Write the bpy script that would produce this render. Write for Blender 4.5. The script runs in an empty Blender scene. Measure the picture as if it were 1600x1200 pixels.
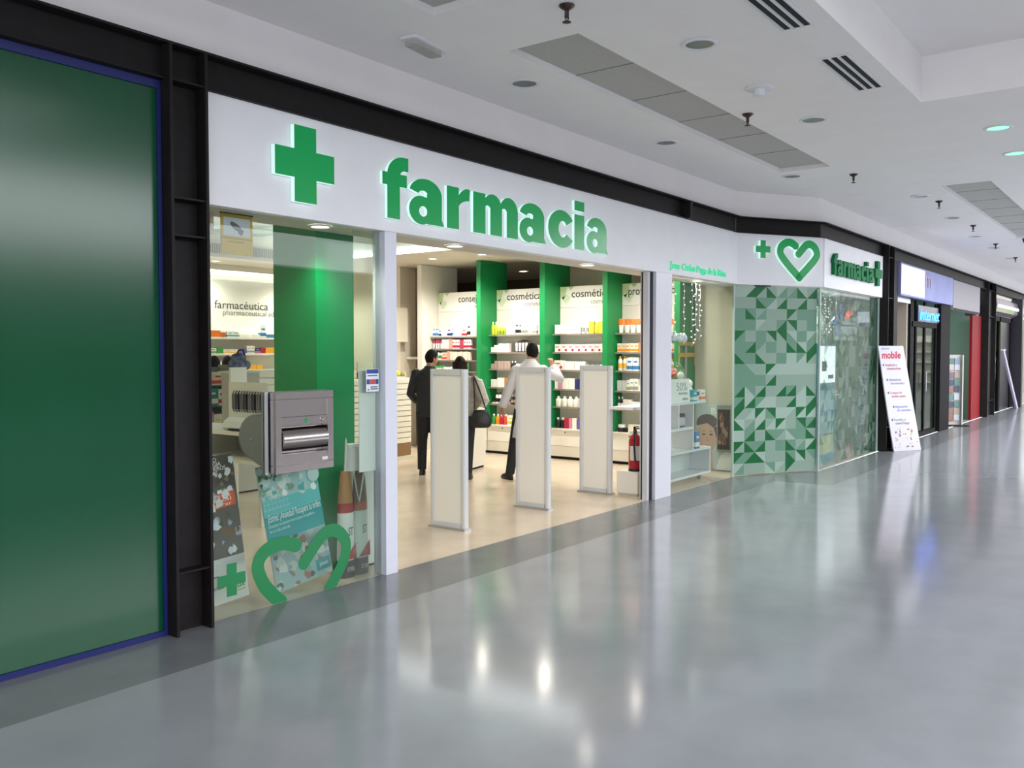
import bpy, bmesh, math, random
from math import sin, cos, pi, radians
from mathutils import Matrix, Vector

SC = bpy.context.scene
COL = SC.collection
random.seed(7)

# ---------------------------------------------------------------- camera, world, exposure
cam = bpy.data.cameras.new('camera')
cam.sensor_width = 36.0
cam.lens = 31.5
cam.clip_start = 0.05
cam.clip_end = 300
cam_o = bpy.data.objects.new('camera', cam)
COL.objects.link(cam_o)
cam_o.location = (0, 0, 1.7)
cam_o.rotation_euler = (radians(90 - 2.086), 0, radians(36.773 - 90))
SC.camera = cam_o

world = bpy.data.worlds.new('world')
world.use_nodes = True
bg = world.node_tree.nodes['Background']
bg.inputs[0].default_value = (0.93, 0.95, 1.0, 1)
bg.inputs[1].default_value = 1.5
SC.world = world

SC.view_settings.view_transform = 'Standard'
SC.view_settings.look = 'None'
SC.view_settings.gamma = 1
SC.view_settings.exposure = 0.7
SC.view_settings.use_curve_mapping = False

SHOP_SPOT = 36.0      # watts of one shop downlight
COVE_W = 24.0        # watts of the shop's ceiling coffer


def area(name, x0, x1, y0, y1, z, watts, col):
    L = bpy.data.lights.new(name, 'AREA')
    L.shape = 'RECTANGLE'
    L.size = x1 - x0
    L.size_y = y1 - y0
    L.energy = watts
    L.color = col
    o = bpy.data.objects.new(name, L)
    COL.objects.link(o)
    o.location = ((x0 + x1) / 2, (y0 + y1) / 2, z)
    return o


# unseen area lights added as skylights of the corridor, and the shop's ceiling coffer
area('skylight_fill', 1.0, 4.9, -2.2, 1.75, 4.225, 45, (.95, .97, 1))  # size and place set for its reflection in the green panel
c = area('hall_fill', -6, 42, -2.0, 2.0, 6.75, 2100, (.96, .97, 1))     # unseen area light added to brighten the fascia and panel reflection
c.location.y = -15.8
c.rotation_euler = (radians(90), 0, 0)
area('skylight_fill', 14.2, 43.8, -2.2, 1.5, 4.225, 1300, (.95, .97, 1))  # added out of view to light the far corridor floor
for x0, x1, y0, y1, rx, ry in ((9.92, 10.04, 6.4, 12.2, 0, 130), (4.48, 4.60, 6.4, 12.2, 0, -130), (4.6, 9.9, 12.08, 12.2, -130, 0)):
    o = area('cove_glow', x0, x1, y0, y1, 3.27, COVE_W / 3, (.95, 1, .98))
    o.rotation_euler = (radians(rx), radians(ry), 0)


# ---------------------------------------------------------------- helpers
def lin(h):
    h = h.lstrip('#')
    r = []
    for i in (0, 2, 4):
        c = int(h[i:i + 2], 16) / 255
        r.append(c / 12.92 if c <= 0.04045 else ((c + 0.055) / 1.055) ** 2.4)
    return (*r, 1)


_MC = {}


def mat(hexc, rough=0.5, metal=0.0, spec=0.5, emit=0.0, coat=0.0, alpha=1.0):
    key = (hexc, rough, metal, spec, emit, coat, alpha)
    if key in _MC:
        return _MC[key]
    m = bpy.data.materials.new('m_' + hexc.strip('#'))
    m.use_nodes = True
    nt = m.node_tree
    b = nt.nodes['Principled BSDF']
    b.inputs['Base Color'].default_value = lin(hexc)
    b.inputs['Metallic'].default_value = metal
    b.inputs['Specular IOR Level'].default_value = spec
    b.inputs['Coat Weight'].default_value = coat
    if coat:
        b.inputs['Coat Roughness'].default_value = 0.03
    if emit:
        b.inputs['Emission Color'].default_value = lin(hexc)
        b.inputs['Emission Strength'].default_value = emit
    if alpha < 1:
        b.inputs['Alpha'].default_value = alpha
    # slight unevenness of the finish
    n = nt.nodes.new('ShaderNodeTexNoise')
    n.inputs['Scale'].default_value = 9
    n.inputs['Detail'].default_value = 3
    r = nt.nodes.new('ShaderNodeMapRange')
    r.inputs['To Min'].default_value = max(0, rough - 0.03)
    r.inputs['To Max'].default_value = min(1, rough + 0.03)
    nt.links.new(n.outputs[0], r.inputs[0])
    nt.links.new(r.outputs[0], b.inputs['Roughness'])
    _MC[key] = m
    return m


def noisy(name, h1, h2, scale, rough, bump=0.0, detail=6, spec=0.5, stretch=None, metal=0.0, coat=0.0):
    m = bpy.data.materials.new(name)
    m.use_nodes = True
    nt = m.node_tree
    b = nt.nodes['Principled BSDF']
    tc = nt.nodes.new('ShaderNodeTexCoord')
    mp = nt.nodes.new('ShaderNodeMapping')
    nt.links.new(tc.outputs['Object'], mp.inputs[0])
    if stretch:
        mp.inputs['Scale'].default_value = stretch
    n = nt.nodes.new('ShaderNodeTexNoise')
    n.inputs['Scale'].default_value = scale
    n.inputs['Detail'].default_value = detail
    nt.links.new(mp.outputs[0], n.inputs['Vector'])
    cr = nt.nodes.new('ShaderNodeValToRGB')
    cr.color_ramp.elements[0].color = lin(h1)
    cr.color_ramp.elements[1].color = lin(h2)
    cr.color_ramp.elements[0].position = 0.3
    cr.color_ramp.elements[1].position = 0.7
    nt.links.new(n.outputs[0], cr.inputs[0])
    nt.links.new(cr.outputs[0], b.inputs['Base Color'])
    b.inputs['Roughness'].default_value = rough
    b.inputs['Specular IOR Level'].default_value = spec
    b.inputs['Metallic'].default_value = metal
    b.inputs['Coat Weight'].default_value = coat
    if bump:
        bp = nt.nodes.new('ShaderNodeBump')
        bp.inputs['Strength'].default_value = bump
        bp.inputs['Distance'].default_value = 0.01
        nt.links.new(n.outputs[0], bp.inputs['Height'])
        nt.links.new(bp.outputs[0], b.inputs['Normal'])
    return m


def glassmat(name, tint, refl=1.0):
    m = bpy.data.materials.new(name)
    m.use_nodes = True
    nt = m.node_tree
    nt.nodes.remove(nt.nodes['Principled BSDF'])
    out = nt.nodes['Material Output']
    tr = nt.nodes.new('ShaderNodeBsdfTransparent')
    tr.inputs[0].default_value = lin(tint)
    gl = nt.nodes.new('ShaderNodeBsdfGlossy')
    gl.inputs['Roughness'].default_value = 0.01
    gl.inputs[0].default_value = (refl, refl, refl, 1)
    fr = nt.nodes.new('ShaderNodeFresnel')
    ge = nt.nodes.new('ShaderNodeNewGeometry')
    mr = nt.nodes.new('ShaderNodeMapRange')          # same reflectance on both faces of the pane
    mr.inputs['To Min'].default_value = 1.45
    mr.inputs['To Max'].default_value = 1 / 1.45
    nt.links.new(ge.outputs['Backfacing'], mr.inputs[0])
    nt.links.new(mr.outputs[0], fr.inputs[0])
    mx = nt.nodes.new('ShaderNodeMixShader')
    nt.links.new(fr.outputs[0], mx.inputs[0])
    nt.links.new(tr.outputs[0], mx.inputs[1])
    nt.links.new(gl.outputs[0], mx.inputs[2])
    nt.links.new(mx.outputs[0], out.inputs[0])
    return m


class MB:
    """collects shapes; build() links them as ONE mesh object"""

    def __init__(s):
        s.v, s.f, s.m, s.sm = [], [], [], []
        s.T = Matrix.Identity(4)

    def add(s, vs, fs, mi=0, smooth=False):
        n = len(s.v)
        s.v += [tuple(s.T @ Vector(p)) for p in vs]
        for f in fs:
            s.f.append([n + i for i in f])
            s.m.append(mi)
            s.sm.append(smooth)
        return s

    def box(s, x0, x1, y0, y1, z0, z1, mi=0):
        vs = [(x, y, z) for z in (z0, z1) for y in (y0, y1) for x in (x0, x1)]
        return s.add(vs, [(0, 2, 3, 1), (4, 5, 7, 6), (0, 1, 5, 4), (2, 6, 7, 3), (0, 4, 6, 2), (1, 3, 7, 5)], mi)

    def rbox(s, x0, x1, y0, y1, z0, z1, r, mi=0, n=4):
        """box with rounded vertical edges"""
        pts = []
        for cx, cy, a in ((x1 - r, y1 - r, 0), (x0 + r, y1 - r, pi / 2), (x0 + r, y0 + r, pi), (x1 - r, y0 + r, 1.5 * pi)):
            for k in range(n + 1):
                t = a + k / n * pi / 2
                pts.append((cx + r * cos(t), cy + r * sin(t)))
        return s.prism(pts, z0, z1, mi)

    def prism(s, pts, z0, z1, mi=0, side=None, f=None):
        """closed 2D outline swept from z0 to z1; f maps (u,v,w) to a point"""
        f = f or (lambda u, v, w: (u, v, w))
        n = len(pts)
        vs = [f(u, v, z0) for u, v in pts] + [f(u, v, z1) for u, v in pts]
        s.add(vs, [list(range(n))[::-1], list(range(n, 2 * n))], mi)
        s.add(vs, [(i, (i + 1) % n, n + (i + 1) % n, n + i) for i in range(n)], mi if side is None else side)
        return s

    def quad(s, pts, mi=0):
        return s.add(pts, [list(range(len(pts)))], mi)

    def lathe(s, prof, n=16, mi=0, c=(0, 0, 0), sx=1, sy=1, cap=True):
        vs = []
        for r, z in prof:
            for k in range(n):
                a = 2 * pi * k / n
                vs.append((c[0] + r * cos(a) * sx, c[1] + r * sin(a) * sy, c[2] + z))
        fs = []
        for j in range(len(prof) - 1):
            for k in range(n):
                k2 = (k + 1) % n
                fs.append((j * n + k, j * n + k2, (j + 1) * n + k2, (j + 1) * n + k))
        s.add(vs, fs, mi, True)
        if cap:
            L = (len(prof) - 1) * n
            s.add(vs, [list(range(n))[::-1], [L + k for k in range(n)]], mi)
        return s

    def tube(s, pts, radii, n=10, mi=0, cap=True, ell=None):
        pts = [Vector(p) for p in pts]
        if not isinstance(radii, (list, tuple)):
            radii = [radii] * len(pts)
        vs = []
        up = None
        for i, p in enumerate(pts):
            t = (pts[min(i + 1, len(pts) - 1)] - pts[max(i - 1, 0)]).normalized()
            if up is None:
                up = Vector((0, 1, 0)) if abs(t.y) < 0.8 else Vector((1, 0, 0))
            a = (up - t * up.dot(t)).normalized()
            b = t.cross(a)
            up = a
            r = radii[i]
            ra, rb = r if isinstance(r, (tuple, list)) else (r, r)
            for k in range(n):
                q = 2 * pi * k / n
                vs.append(tuple(p + a * (ra * cos(q)) + b * (rb * sin(q))))
        fs = []
        for j in range(len(pts) - 1):
            for k in range(n):
                k2 = (k + 1) % n
                fs.append((j * n + k, j * n + k2, (j + 1) * n + k2, (j + 1) * n + k))
        s.add(vs, fs, mi, True)
        if cap:
            L = (len(pts) - 1) * n
            s.add(vs, [list(range(n))[::-1], [L + k for k in range(n)]], mi)
        return s

    def ball(s, c, r, n=12, mi=0):
        rx, ry, rz = r if isinstance(r, (tuple, list)) else (r, r, r)
        prof = [(max(1e-4, sin(pi * j / n)), -cos(pi * j / n)) for j in range(n + 1)]
        vs, fs = [], []
        for pr, z in prof:
            for k in range(n * 2):
                a = pi * k / n
                vs.append((c[0] + rx * pr * cos(a), c[1] + ry * pr * sin(a), c[2] + rz * z))
        N = 2 * n
        for j in range(n):
            for k in range(N):
                k2 = (k + 1) % N
                fs.append((j * N + k, j * N + k2, (j + 1) * N + k2, (j + 1) * N + k))
        return s.add(vs, fs, mi, True)

    def mesh(s, name, mats):
        me = bpy.data.meshes.new(name)
        me.from_pydata(s.v, [], s.f)
        for m in (mats if isinstance(mats, (list, tuple)) else [mats]):
            me.materials.append(m)
        me.polygons.foreach_set('material_index', s.m)
        me.polygons.foreach_set('use_smooth', s.sm)
        me.update()
        return me

    def build(s, name, mats, parent=None, loc=None, rotz=0, bevel=0):
        o = bpy.data.objects.new(name, s.mesh(name, mats))
        COL.objects.link(o)
        if parent is not None:
            o.parent = parent
        if loc is not None:
            o.location = loc
        if rotz:
            o.rotation_euler.z = rotz
        if bevel:
            b = o.modifiers.new('bevel', 'BEVEL')
            b.width = bevel
            b.segments = 2
            b.limit_method = 'ANGLE'
        return o


def tag(o, label, cat, group=None):
    o['label'] = label
    o['category'] = cat
    if group:
        o['group'] = group
    return o


def thing(name, label, cat, loc=(0, 0, 0), rotz=0, group=None):
    o = bpy.data.objects.new(name, None)
    COL.objects.link(o)
    o.empty_display_size = 0.1
    o.location = loc
    o.rotation_euler.z = rotz
    return tag(o, label, cat, group)


def struct(o, label=None):
    o['kind'] = 'structure'
    if label:
        o['label'] = label
    return o


def dup(root, loc, rotz, label, group=None):
    r = root.copy()
    COL.objects.link(r)
    r.location = loc
    r.rotation_euler.z = rotz
    r['label'] = label
    if group:
        r['group'] = group
    for ch in list(root.children):
        c = ch.copy()
        COL.objects.link(c)
        c.parent = r
        for g in ch.children:
            d = g.copy()
            COL.objects.link(d)
            d.parent = c
    return r


def text(name, body, size, m, parent=None, loc=(0, 0, 0), rot=(pi / 2, 0, 0), extrude=0.0008, offset=0.0, sx=1.0, align='LEFT', shear=0, width=None):
    c = bpy.data.curves.new(name, 'FONT')
    c.body = body
    c.size = size
    c.extrude = extrude
    c.offset = offset
    c.align_x = align
    c.shear = shear
    c.resolution_u = 3
    t = bpy.data.objects.new(name, c)
    COL.objects.link(t)
    dg = bpy.context.evaluated_depsgraph_get()
    me = bpy.data.meshes.new_from_object(t.evaluated_get(dg))
    bpy.data.objects.remove(t)
    bpy.data.curves.remove(c)
    me.materials.clear()
    me.materials.append(m)
    if width:
        xs = [v.co.x for v in me.vertices]
        sx = width / max(1e-6, max(xs) - min(xs))
    for v in me.vertices:
        v.co.x *= sx
    o = bpy.data.objects.new(name, me)
    COL.objects.link(o)
    if parent is not None:
        o.parent = parent
    o.location = loc
    o.rotation_euler = rot
    return o


def arcpts(cx, cy, rx, ry, a0, a1, n=14):
    return [(cx + rx * cos(radians(a0 + (a1 - a0) * k / n)), cy + ry * sin(radians(a0 + (a1 - a0) * k / n))) for k in range(n + 1)]


def ribbon(pts, hw, n_cap=8, cap0=True, cap1=True):
    """outline of a thick line through pts (a list of outline points)"""
    P = [Vector(p) for p in pts]
    L, R = [], []
    for i, p in enumerate(P):
        t = (P[min(i + 1, len(P) - 1)] - P[max(i - 1, 0)]).normalized()
        nrm = Vector((-t.y, t.x))
        if 0 < i < len(P) - 1:
            t1 = (P[i] - P[i - 1]).normalized()
            k = max(0.5, abs(t.dot(t1)))
        else:
            k = 1
        L.append(p + nrm * hw / k)
        R.append(p - nrm * hw / k)
    c1, c0 = [], []
    t = (P[-1] - P[-2]).normalized()
    a = math.atan2(t.y, t.x)
    if cap1:
        c1 = [P[-1] + Vector((cos(a + pi / 2 - pi * k / n_cap), sin(a + pi / 2 - pi * k / n_cap))) * hw for k in range(1, n_cap)]
    t = (P[0] - P[1]).normalized()
    a = math.atan2(t.y, t.x)
    if cap0:
        c0 = [P[0] + Vector((cos(a + pi / 2 - pi * k / n_cap), sin(a + pi / 2 - pi * k / n_cap))) * hw for k in range(1, n_cap)]
    return L + c1 + R[::-1] + c0, L, R, c0, c1


def ribbon_prism(mb, pts, hw, w0, w1, f, mi=0, side=None, cap0=True, cap1=True):
    """thick line swept in depth, made of quads so that any shape fills"""
    out, L, R, c0, c1 = ribbon(pts, hw, cap0=cap0, cap1=cap1)
    n = len(L)
    for w in (w0, w1):
        vs = [f(p.x, p.y, w) for p in L + R]
        mb.add(vs, [(i, i + 1, n + i + 1, n + i) for i in range(n - 1)], mi)
        for cp, e in ((c1, n - 1), (c0, 0)):
            if cp:
                ring = [L[e], *cp, R[e]] if e else [R[e], *cp, L[e]]
                mb.add([f(p.x, p.y, w) for p in ring], [list(range(len(ring)))], mi)
    N = len(out)
    vs = [f(p.x, p.y, w0) for p in out] + [f(p.x, p.y, w1) for p in out]
    mb.add(vs, [(i, (i + 1) % N, N + (i + 1) % N, N + i) for i in range(N)], mi if side is None else side)


def smooth_line(pts, n=6):
    """Catmull-Rom through pts"""
    P = [Vector(p) for p in pts]
    P = [P[0] * 2 - P[1]] + P + [P[-1] * 2 - P[-2]]
    out = []
    for i in range(1, len(P) - 2):
        for k in range(n):
            t = k / n
            a, b, c, d = P[i - 1], P[i], P[i + 1], P[i + 2]
            out.append(0.5 * ((2 * b) + (c - a) * t + (2 * a - 5 * b + 4 * c - d) * t * t + (3 * b - a - 3 * c + d) * t ** 3))
    out.append(P[-2])
    return out


# ---------------------------------------------------------------- materials
M_ceil = noisy('ceiling_plaster', '#efebeb', '#f2efef', 3, 0.85)
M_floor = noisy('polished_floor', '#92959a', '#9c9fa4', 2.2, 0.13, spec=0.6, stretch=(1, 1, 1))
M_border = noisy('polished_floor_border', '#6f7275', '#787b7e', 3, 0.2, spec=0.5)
M_beige = noisy('shop_floor', '#cfbda8', '#d7c7b3', 3, 0.22)
M_steel_black = noisy('black_steel', '#1a1718', '#221e1f', 12, 0.55, bump=0.05, spec=0.2)
M_white = mat('#e4e4e8', 0.35)
M_fascia = noisy('fascia_white', '#ececf0', '#f0f0f4', 4, 0.45, spec=0.3)
M_shopwhite = mat('#ece8e0', 0.45)
M_shopwall = mat('#ddd6c6', 0.7)
M_green = mat('#069a50', 0.2, spec=0.35, emit=.10)
M_fin = mat('#0b8a4a', 0.4)
M_acryl = mat('#d6f4ee', 0.2, emit=0.3)
M_alu = mat('#b9bcc0', 0.35, metal=0.7)
M_steel = noisy('brushed_steel', '#a89f9d', '#b6aeac', 40, 0.24, stretch=(1, 1, 30), metal=1.0)
M_black = mat('#111113', 0.4)
M_dark = mat('#1e1b1c', 0.6, spec=0.2)
M_glass = glassmat('pane_glass', '#f2f7f4', 0.38)
M_clear = glassmat('clear_plastic', '#e9f4f2', 1.0)
M_lamp = mat('#fff6e6', 0.5, emit=9)
M_greyglass = mat('#6c716c', 0.2)


# ---------------------------------------------------------------- setting: floors
GY = 4.85                       # glass line of the shopfront
A1 = Vector((11.50, 4.85))      # start and end of the angled bay
A2 = Vector((12.74, 4.10))
FY = 4.13                       # glass line beyond the angled bay

m = MB()
m.add([(-8, 4.22, 0), (-8, -16, 0), (60, -16, 0), (60, 3.52, 0), (11.47, 3.52, 0), (11.42, 4.24, 0)], [(0, 1, 2, 3, 4, 5)])
struct(m.build('floor', M_floor))
m = MB()
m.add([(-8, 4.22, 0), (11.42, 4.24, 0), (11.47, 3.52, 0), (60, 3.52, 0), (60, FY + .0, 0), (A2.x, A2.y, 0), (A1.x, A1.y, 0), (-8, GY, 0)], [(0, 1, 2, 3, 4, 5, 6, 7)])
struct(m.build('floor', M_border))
m = MB()
m.add([(3.0, GY, 0), (A1.x, A1.y, 0), (A2.x, A2.y, 0), (16.2, FY, 0), (16.2, 14.2, 0), (3.0, 14.2, 0)], [(0, 1, 2, 3, 4, 5)])
struct(m.build('floor', M_beige))
m = MB()
m.add([(16.2, FY, 0), (60, FY, 0), (60, 12, 0), (16.2, 12, 0)], [(0, 1, 2, 3)])
struct(m.build('floor', mat('#9a9b99', 0.25)))


def holed(mb, xs, ys, z, holes, mi=0):
    for i in range(len(xs) - 1):
        for j in range(len(ys) - 1):
            cx, cy = (xs[i] + xs[i + 1]) / 2, (ys[j] + ys[j + 1]) / 2
            if any(h[0] < cx < h[1] and h[2] < cy < h[3] for h in holes):
                continue
            mb.quad([(xs[i], ys[j], z), (xs[i], ys[j + 1], z), (xs[i + 1], ys[j + 1], z), (xs[i + 1], ys[j], z)], mi)


# mall ceiling with the raised coffer and the recessed tile strips
CZ = 3.85
REC = (-6.5, 8.38, -3.2, 1.85)
STR = [(-3.0, 4.36, 3.3, 3.88), (5.19, 10.64, 3.32, 3.92), (12.74, 19.4, 1.98, 2.56), (21.0, 27.5, 1.98, 2.56)]
m = MB()
REC2 = (14.0, 44.0, -2.3, 1.6)  # unseen recess added to house the far corridor's area light
hs = [REC, REC2] + STR
xs = sorted({-8.0, 60.0, *[h[0] for h in hs], *[h[1] for h in hs]})
ys = sorted({-3.2, 4.12, *[h[2] for h in hs], *[h[3] for h in hs]})
holed(m, xs, ys, CZ, hs)
m.add([(-8, 4.12, CZ), (-8, 4.84, CZ), (A1.x, A1.y, CZ), (12.72, 4.12, CZ)], [(0, 1, 2, 3)])
RZ = 4.24
for x0, x1, y0, y1 in (REC, REC2):
    m.quad([(x0, y0, RZ), (x1, y0, RZ), (x1, y1, RZ), (x0, y1, RZ)])
    m.quad([(x0, y1, CZ), (x1, y1, CZ), (x1, y1, RZ), (x0, y1, RZ)])
    if y0 > -3:
        m.quad([(x0, y0, CZ), (x1, y0, CZ), (x1, y0, RZ), (x0, y0, RZ)])
    m.quad([(x1, y0, CZ), (x1, y1, CZ), (x1, y1, RZ), (x1, y0, RZ)])
    m.quad([(x0, y0, CZ), (x0, y1, CZ), (x0, y1, RZ), (x0, y0, RZ)])
m.box(8.38, 60, -3.3, -3.2, CZ - .02, 6.5)
m.box(-8, 8.38, -3.3, -3.2, RZ, 6.5)
for a0, a1, b0, b1 in STR:      # shallow sides of the strips
    for q in ([(a0, b0), (a1, b0)], [(a1, b0), (a1, b1)], [(a1, b1), (a0, b1)], [(a0, b1), (a0, b0)]):
        (p, r), (s, t) = q
        m.quad([(p, r, CZ), (s, t, CZ), (s, t, CZ + .05), (p, r, CZ + .05)])
struct(m.build('ceiling', M_ceil))
M_tile = noisy('ceiling_tile_grey', '#b3b2ae', '#bab9b5', 30, 0.9)
M_joint = mat('#8b8a86', 0.8)
for i, (a0, a1, b0, b1) in enumerate(STR):
    m = MB()
    m.quad([(a0, b0, CZ + .05), (a1, b0, CZ + .05), (a1, b1, CZ + .05), (a0, b1, CZ + .05)])
    n = max(2, round((a1 - a0) / 0.92))
    for k in range(1, n):
        x = a0 + (a1 - a0) * k / n
        m.box(x - .006, x + .006, b0, b1, CZ + .047, CZ + .05, 1)
    struct(m.build('trim_%d' % (20 + i), [M_tile, M_joint]))

# white bulkhead over the black beam
m = MB()
m.box(-8, A1.x, 4.84, 4.95, 3.50, CZ)
m.add([(A1.x, 4.84, 3.5), (12.72, 4.11, 3.5), (12.72, 4.11, CZ), (A1.x, 4.84, CZ)], [(0, 1, 2, 3)])
m.box(12.72, 60, 4.11, 4.25, 3.50, CZ)
struct(m.build('wall_front', M_ceil))


# black steel beams: web with two flanges
def run(mb, p, q, z0, z1, off, mi=0):
    """upright strip from p to q, thickness off inward"""
    p, q = Vector(p), Vector(q)
    t = (q - p).normalized()
    nn = Vector((-t.y, t.x)) * off
    pts = [(p.x, p.y), (q.x, q.y), (q.x + nn.x, q.y + nn.y), (p.x + nn.x, p.y + nn.y)]
    mb.prism(pts, z0, z1, mi)


def out(p, q, d):
    t = (Vector(q) - Vector(p)).normalized()
    return Vector((t.y, -t.x)) * d


def beam(name, p, q):
    m = MB()
    run(m, p, q, 3.29, 3.50, .10)
    o = out(p, q, .09)
    run(m, Vector(p) + o, Vector(q) + o, 3.488, 3.502, .12)
    run(m, Vector(p) + o * .6, Vector(q) + o * .6, 3.288, 3.298, .10)
    return struct(m.build(name, M_steel_black))


beam('trim_1', (-8, 4.83), (A1.x - .04, 4.83))
beam('trim_2', (A1.x - .01, 4.83), (A2.x - .03, 4.095))
beam('trim_3', (A2.x - .02, 4.10), (36, 4.10))


def hcolumn(name, x0, x1, y, yb, zs, top=3.5):
    """H-section column: two flange plates side on, web set back, stiffeners"""
    m = MB()
    m.box(x0, x0 + .02, y, yb, 0, top)
    m.box(x1 - .02, x1, y, yb, 0, top)
    m.box(x0 + .02, x1 - .02, y + .10, y + .115, 0, top)
    for z in zs:
        m.box(x0 + .02, x1 - .02, y + .012, y + .10, z, z + .012)
    return struct(m.build(name, M_steel_black))


hcolumn('trim_4', 3.024, 3.280, 4.74, 4.98, (.37, 2.38, 2.60, 3.285), 3.488)
hcolumn('trim_5', 15.92, 16.30, 3.98, 4.3, (.4, 2.6, 3.285), 3.488)
m = MB()
m.box(9.86, 9.93, 4.72, 4.83, 3.29, 3.49)
struct(m.build('trim_6', M_steel_black))
m = MB()
m.box(16.30, 16.86, 4.06, 4.3, 0, 3.29)
struct(m.build('trim_7', M_dark))

# green closed shopfront panel with blue edging
t = thing('shopfront_panel', 'tall glossy dark green closed shopfront panel with thin blue edging before the black steel column', 'panel', (0, 4.84, 0))
m = MB()
m.box(-6, 2.995, 0, .04, .035, 3.235)
m.build('green_sheet', noisy('green_gloss_panel', '#064a2c', '#074e30', 2, 0.17, spec=0.55), t)
m = MB()
m.box(-6, 3.02, -.012, .04, .002, .034)
m.box(-6, 3.02, -.012, .04, 3.236, 3.285)
m.box(2.996, 3.02, -.012, .04, .034, 3.236)
m.build('edging', mat('#101d63', 0.5), t)

# shop walls
m = MB()
m.box(2.9, 12.5, 13.4, 13.5, 0, 3.2)
struct(m.build('wall_back', M_shopwall))
m = MB()
m.box(2.9, 3.0, 5.0, 13.4, 0, 3.2)
struct(m.build('wall_left', M_shopwall))
m = MB()
m.box(12.32, 12.42, 5.0, 8.05, 0, 3.2)
m.box(11.97, 12.07, 4.92, 5.64, 0, 3.2)
struct(m.build('wall_right', noisy('wall_right_paint', '#c6c1ae', '#cdc8b6', 3, 0.7)))
m = MB()
m.box(15.2, 15.3, 5.0, 14, 0, 3.2)
m.box(12.5, 15.2, 13.4, 13.5, 0, 3.2)
struct(m.build('wall_storeroom', mat('#75695b', 0.8)))
m = MB()
m.box(11.6, 12.4, 11.15, 11.25, 0, 3.2)
m.box(12.0, 12.4, 11.25, 13.4, 0, 3.2)
struct(m.build('wall_niche', M_shopwall))

# shop ceilings: low soffit behind the sign, then the ceiling with its coffer
m = MB()
m.box(3.0, 12.3, 4.90, 5.23, 2.605, 3.2)
struct(m.build('ceiling_soffit', mat('#d9d4c8', 0.6)))
m = MB()
CO = (4.4, 10.12, 6.3, 12.3)
xs = [2.9, CO[0], CO[1], 15.3]
ys = [5.23, CO[2], CO[3], 13.5]
holed(m, xs, ys, 3.2, [CO])
x0, x1, y0, y1 = CO
for q in ([(x0, y0), (x1, y0)], [(x1, y0), (x1, y1)], [(x1, y1), (x0, y1)], [(x0, y1), (x0, y0)]):
    (p, r), (s, u) = q
    m.quad([(p, r, 3.2), (s, u, 3.2), (s, u, 3.62), (p, r, 3.62)])
struct(m.build('ceiling_shop', mat('#d5cfc2', 0.7)))
# faceted coffer panel
m = MB()
rr = random.Random(3)
nx, ny = 9, 9
for i in range(nx):
    for j in range(ny):
        xa, xb = x0 + (x1 - x0) * i / nx, x0 + (x1 - x0) * (i + 1) / nx
        ya, yb = y0 + (y1 - y0) * j / ny, y0 + (y1 - y0) * (j + 1) / ny
        z = 3.6
        if rr.random() < .5:
            m.quad([(xa, ya, z), (xb, ya, z), (xb, yb, z)], rr.randrange(3))
            m.quad([(xa, ya, z), (xb, yb, z), (xa, yb, z)], rr.randrange(3))
        else:
            m.quad([(xa, ya, z), (xb, ya, z), (xa, yb, z)], rr.randrange(3))
            m.quad([(xb, ya, z), (xb, yb, z), (xa, yb, z)], rr.randrange(3))
struct(m.build('ceiling_coffer', [mat('#9db5b0', 0.3), mat('#6f8a86', 0.3), mat('#b8cbc6', 0.3)]))


def cove(label, p, q):
    t = thing('cove_light', label, 'light strip', (0, 0, 0))
    m = MB()
    (ax, ay, az), (bx, by, bz) = p, q
    m.box(min(ax, bx), max(ax, bx), min(ay, by), max(ay, by), az, bz)
    m.build('diffuser', mat('#f4fbff', 0.5, emit=5), t)
    return t


cove('long white cove light strip along the ceiling coffer above the white fin', (10.06, 6.35, 3.21), (10.115, 12.25, 3.25))
cove('white cove light strip over the back wall lettering', (5.0, 13.3, 3.12), (11.55, 13.39, 3.19))
m = MB()
m.box(5.0, 11.55, 13.28, 13.295, 3.10, 3.2)
struct(m.build('trim_8', M_shopwhite))


# ---------------------------------------------------------------- ceiling fittings
def downlight(label, x, y, z, r, lit=None, group='round ceiling downlights', energy=0, cone=130, col=(1, .93, .82)):
    t = thing('downlight', label, 'ceiling light', (x, y, z), 0, group)
    m = MB()
    m.lathe([(r * .78, -.004), (r * .80, -.012), (r, -.010), (r * 1.03, -.001)], 28, cap=False)
    m.build('ring', M_white, t)
    m = MB()
    m.lathe([(r * .79, -.0035), (.0005, -.0025)], 28, cap=False)
    m.build('lens', lit or M_greyglass, t)
    if energy:
        L = bpy.data.lights.new('downlight_beam', 'SPOT')
        L.energy = energy
        L.spot_size = radians(cone)
        L.spot_blend = 0.7
        L.shadow_soft_size = 0.06
        L.color = col
        lo = bpy.data.objects.new('downlight_beam', L)
        COL.objects.link(lo)
        lo.location = (0, 0, -.03)
        lo.parent = t
    return t


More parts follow.
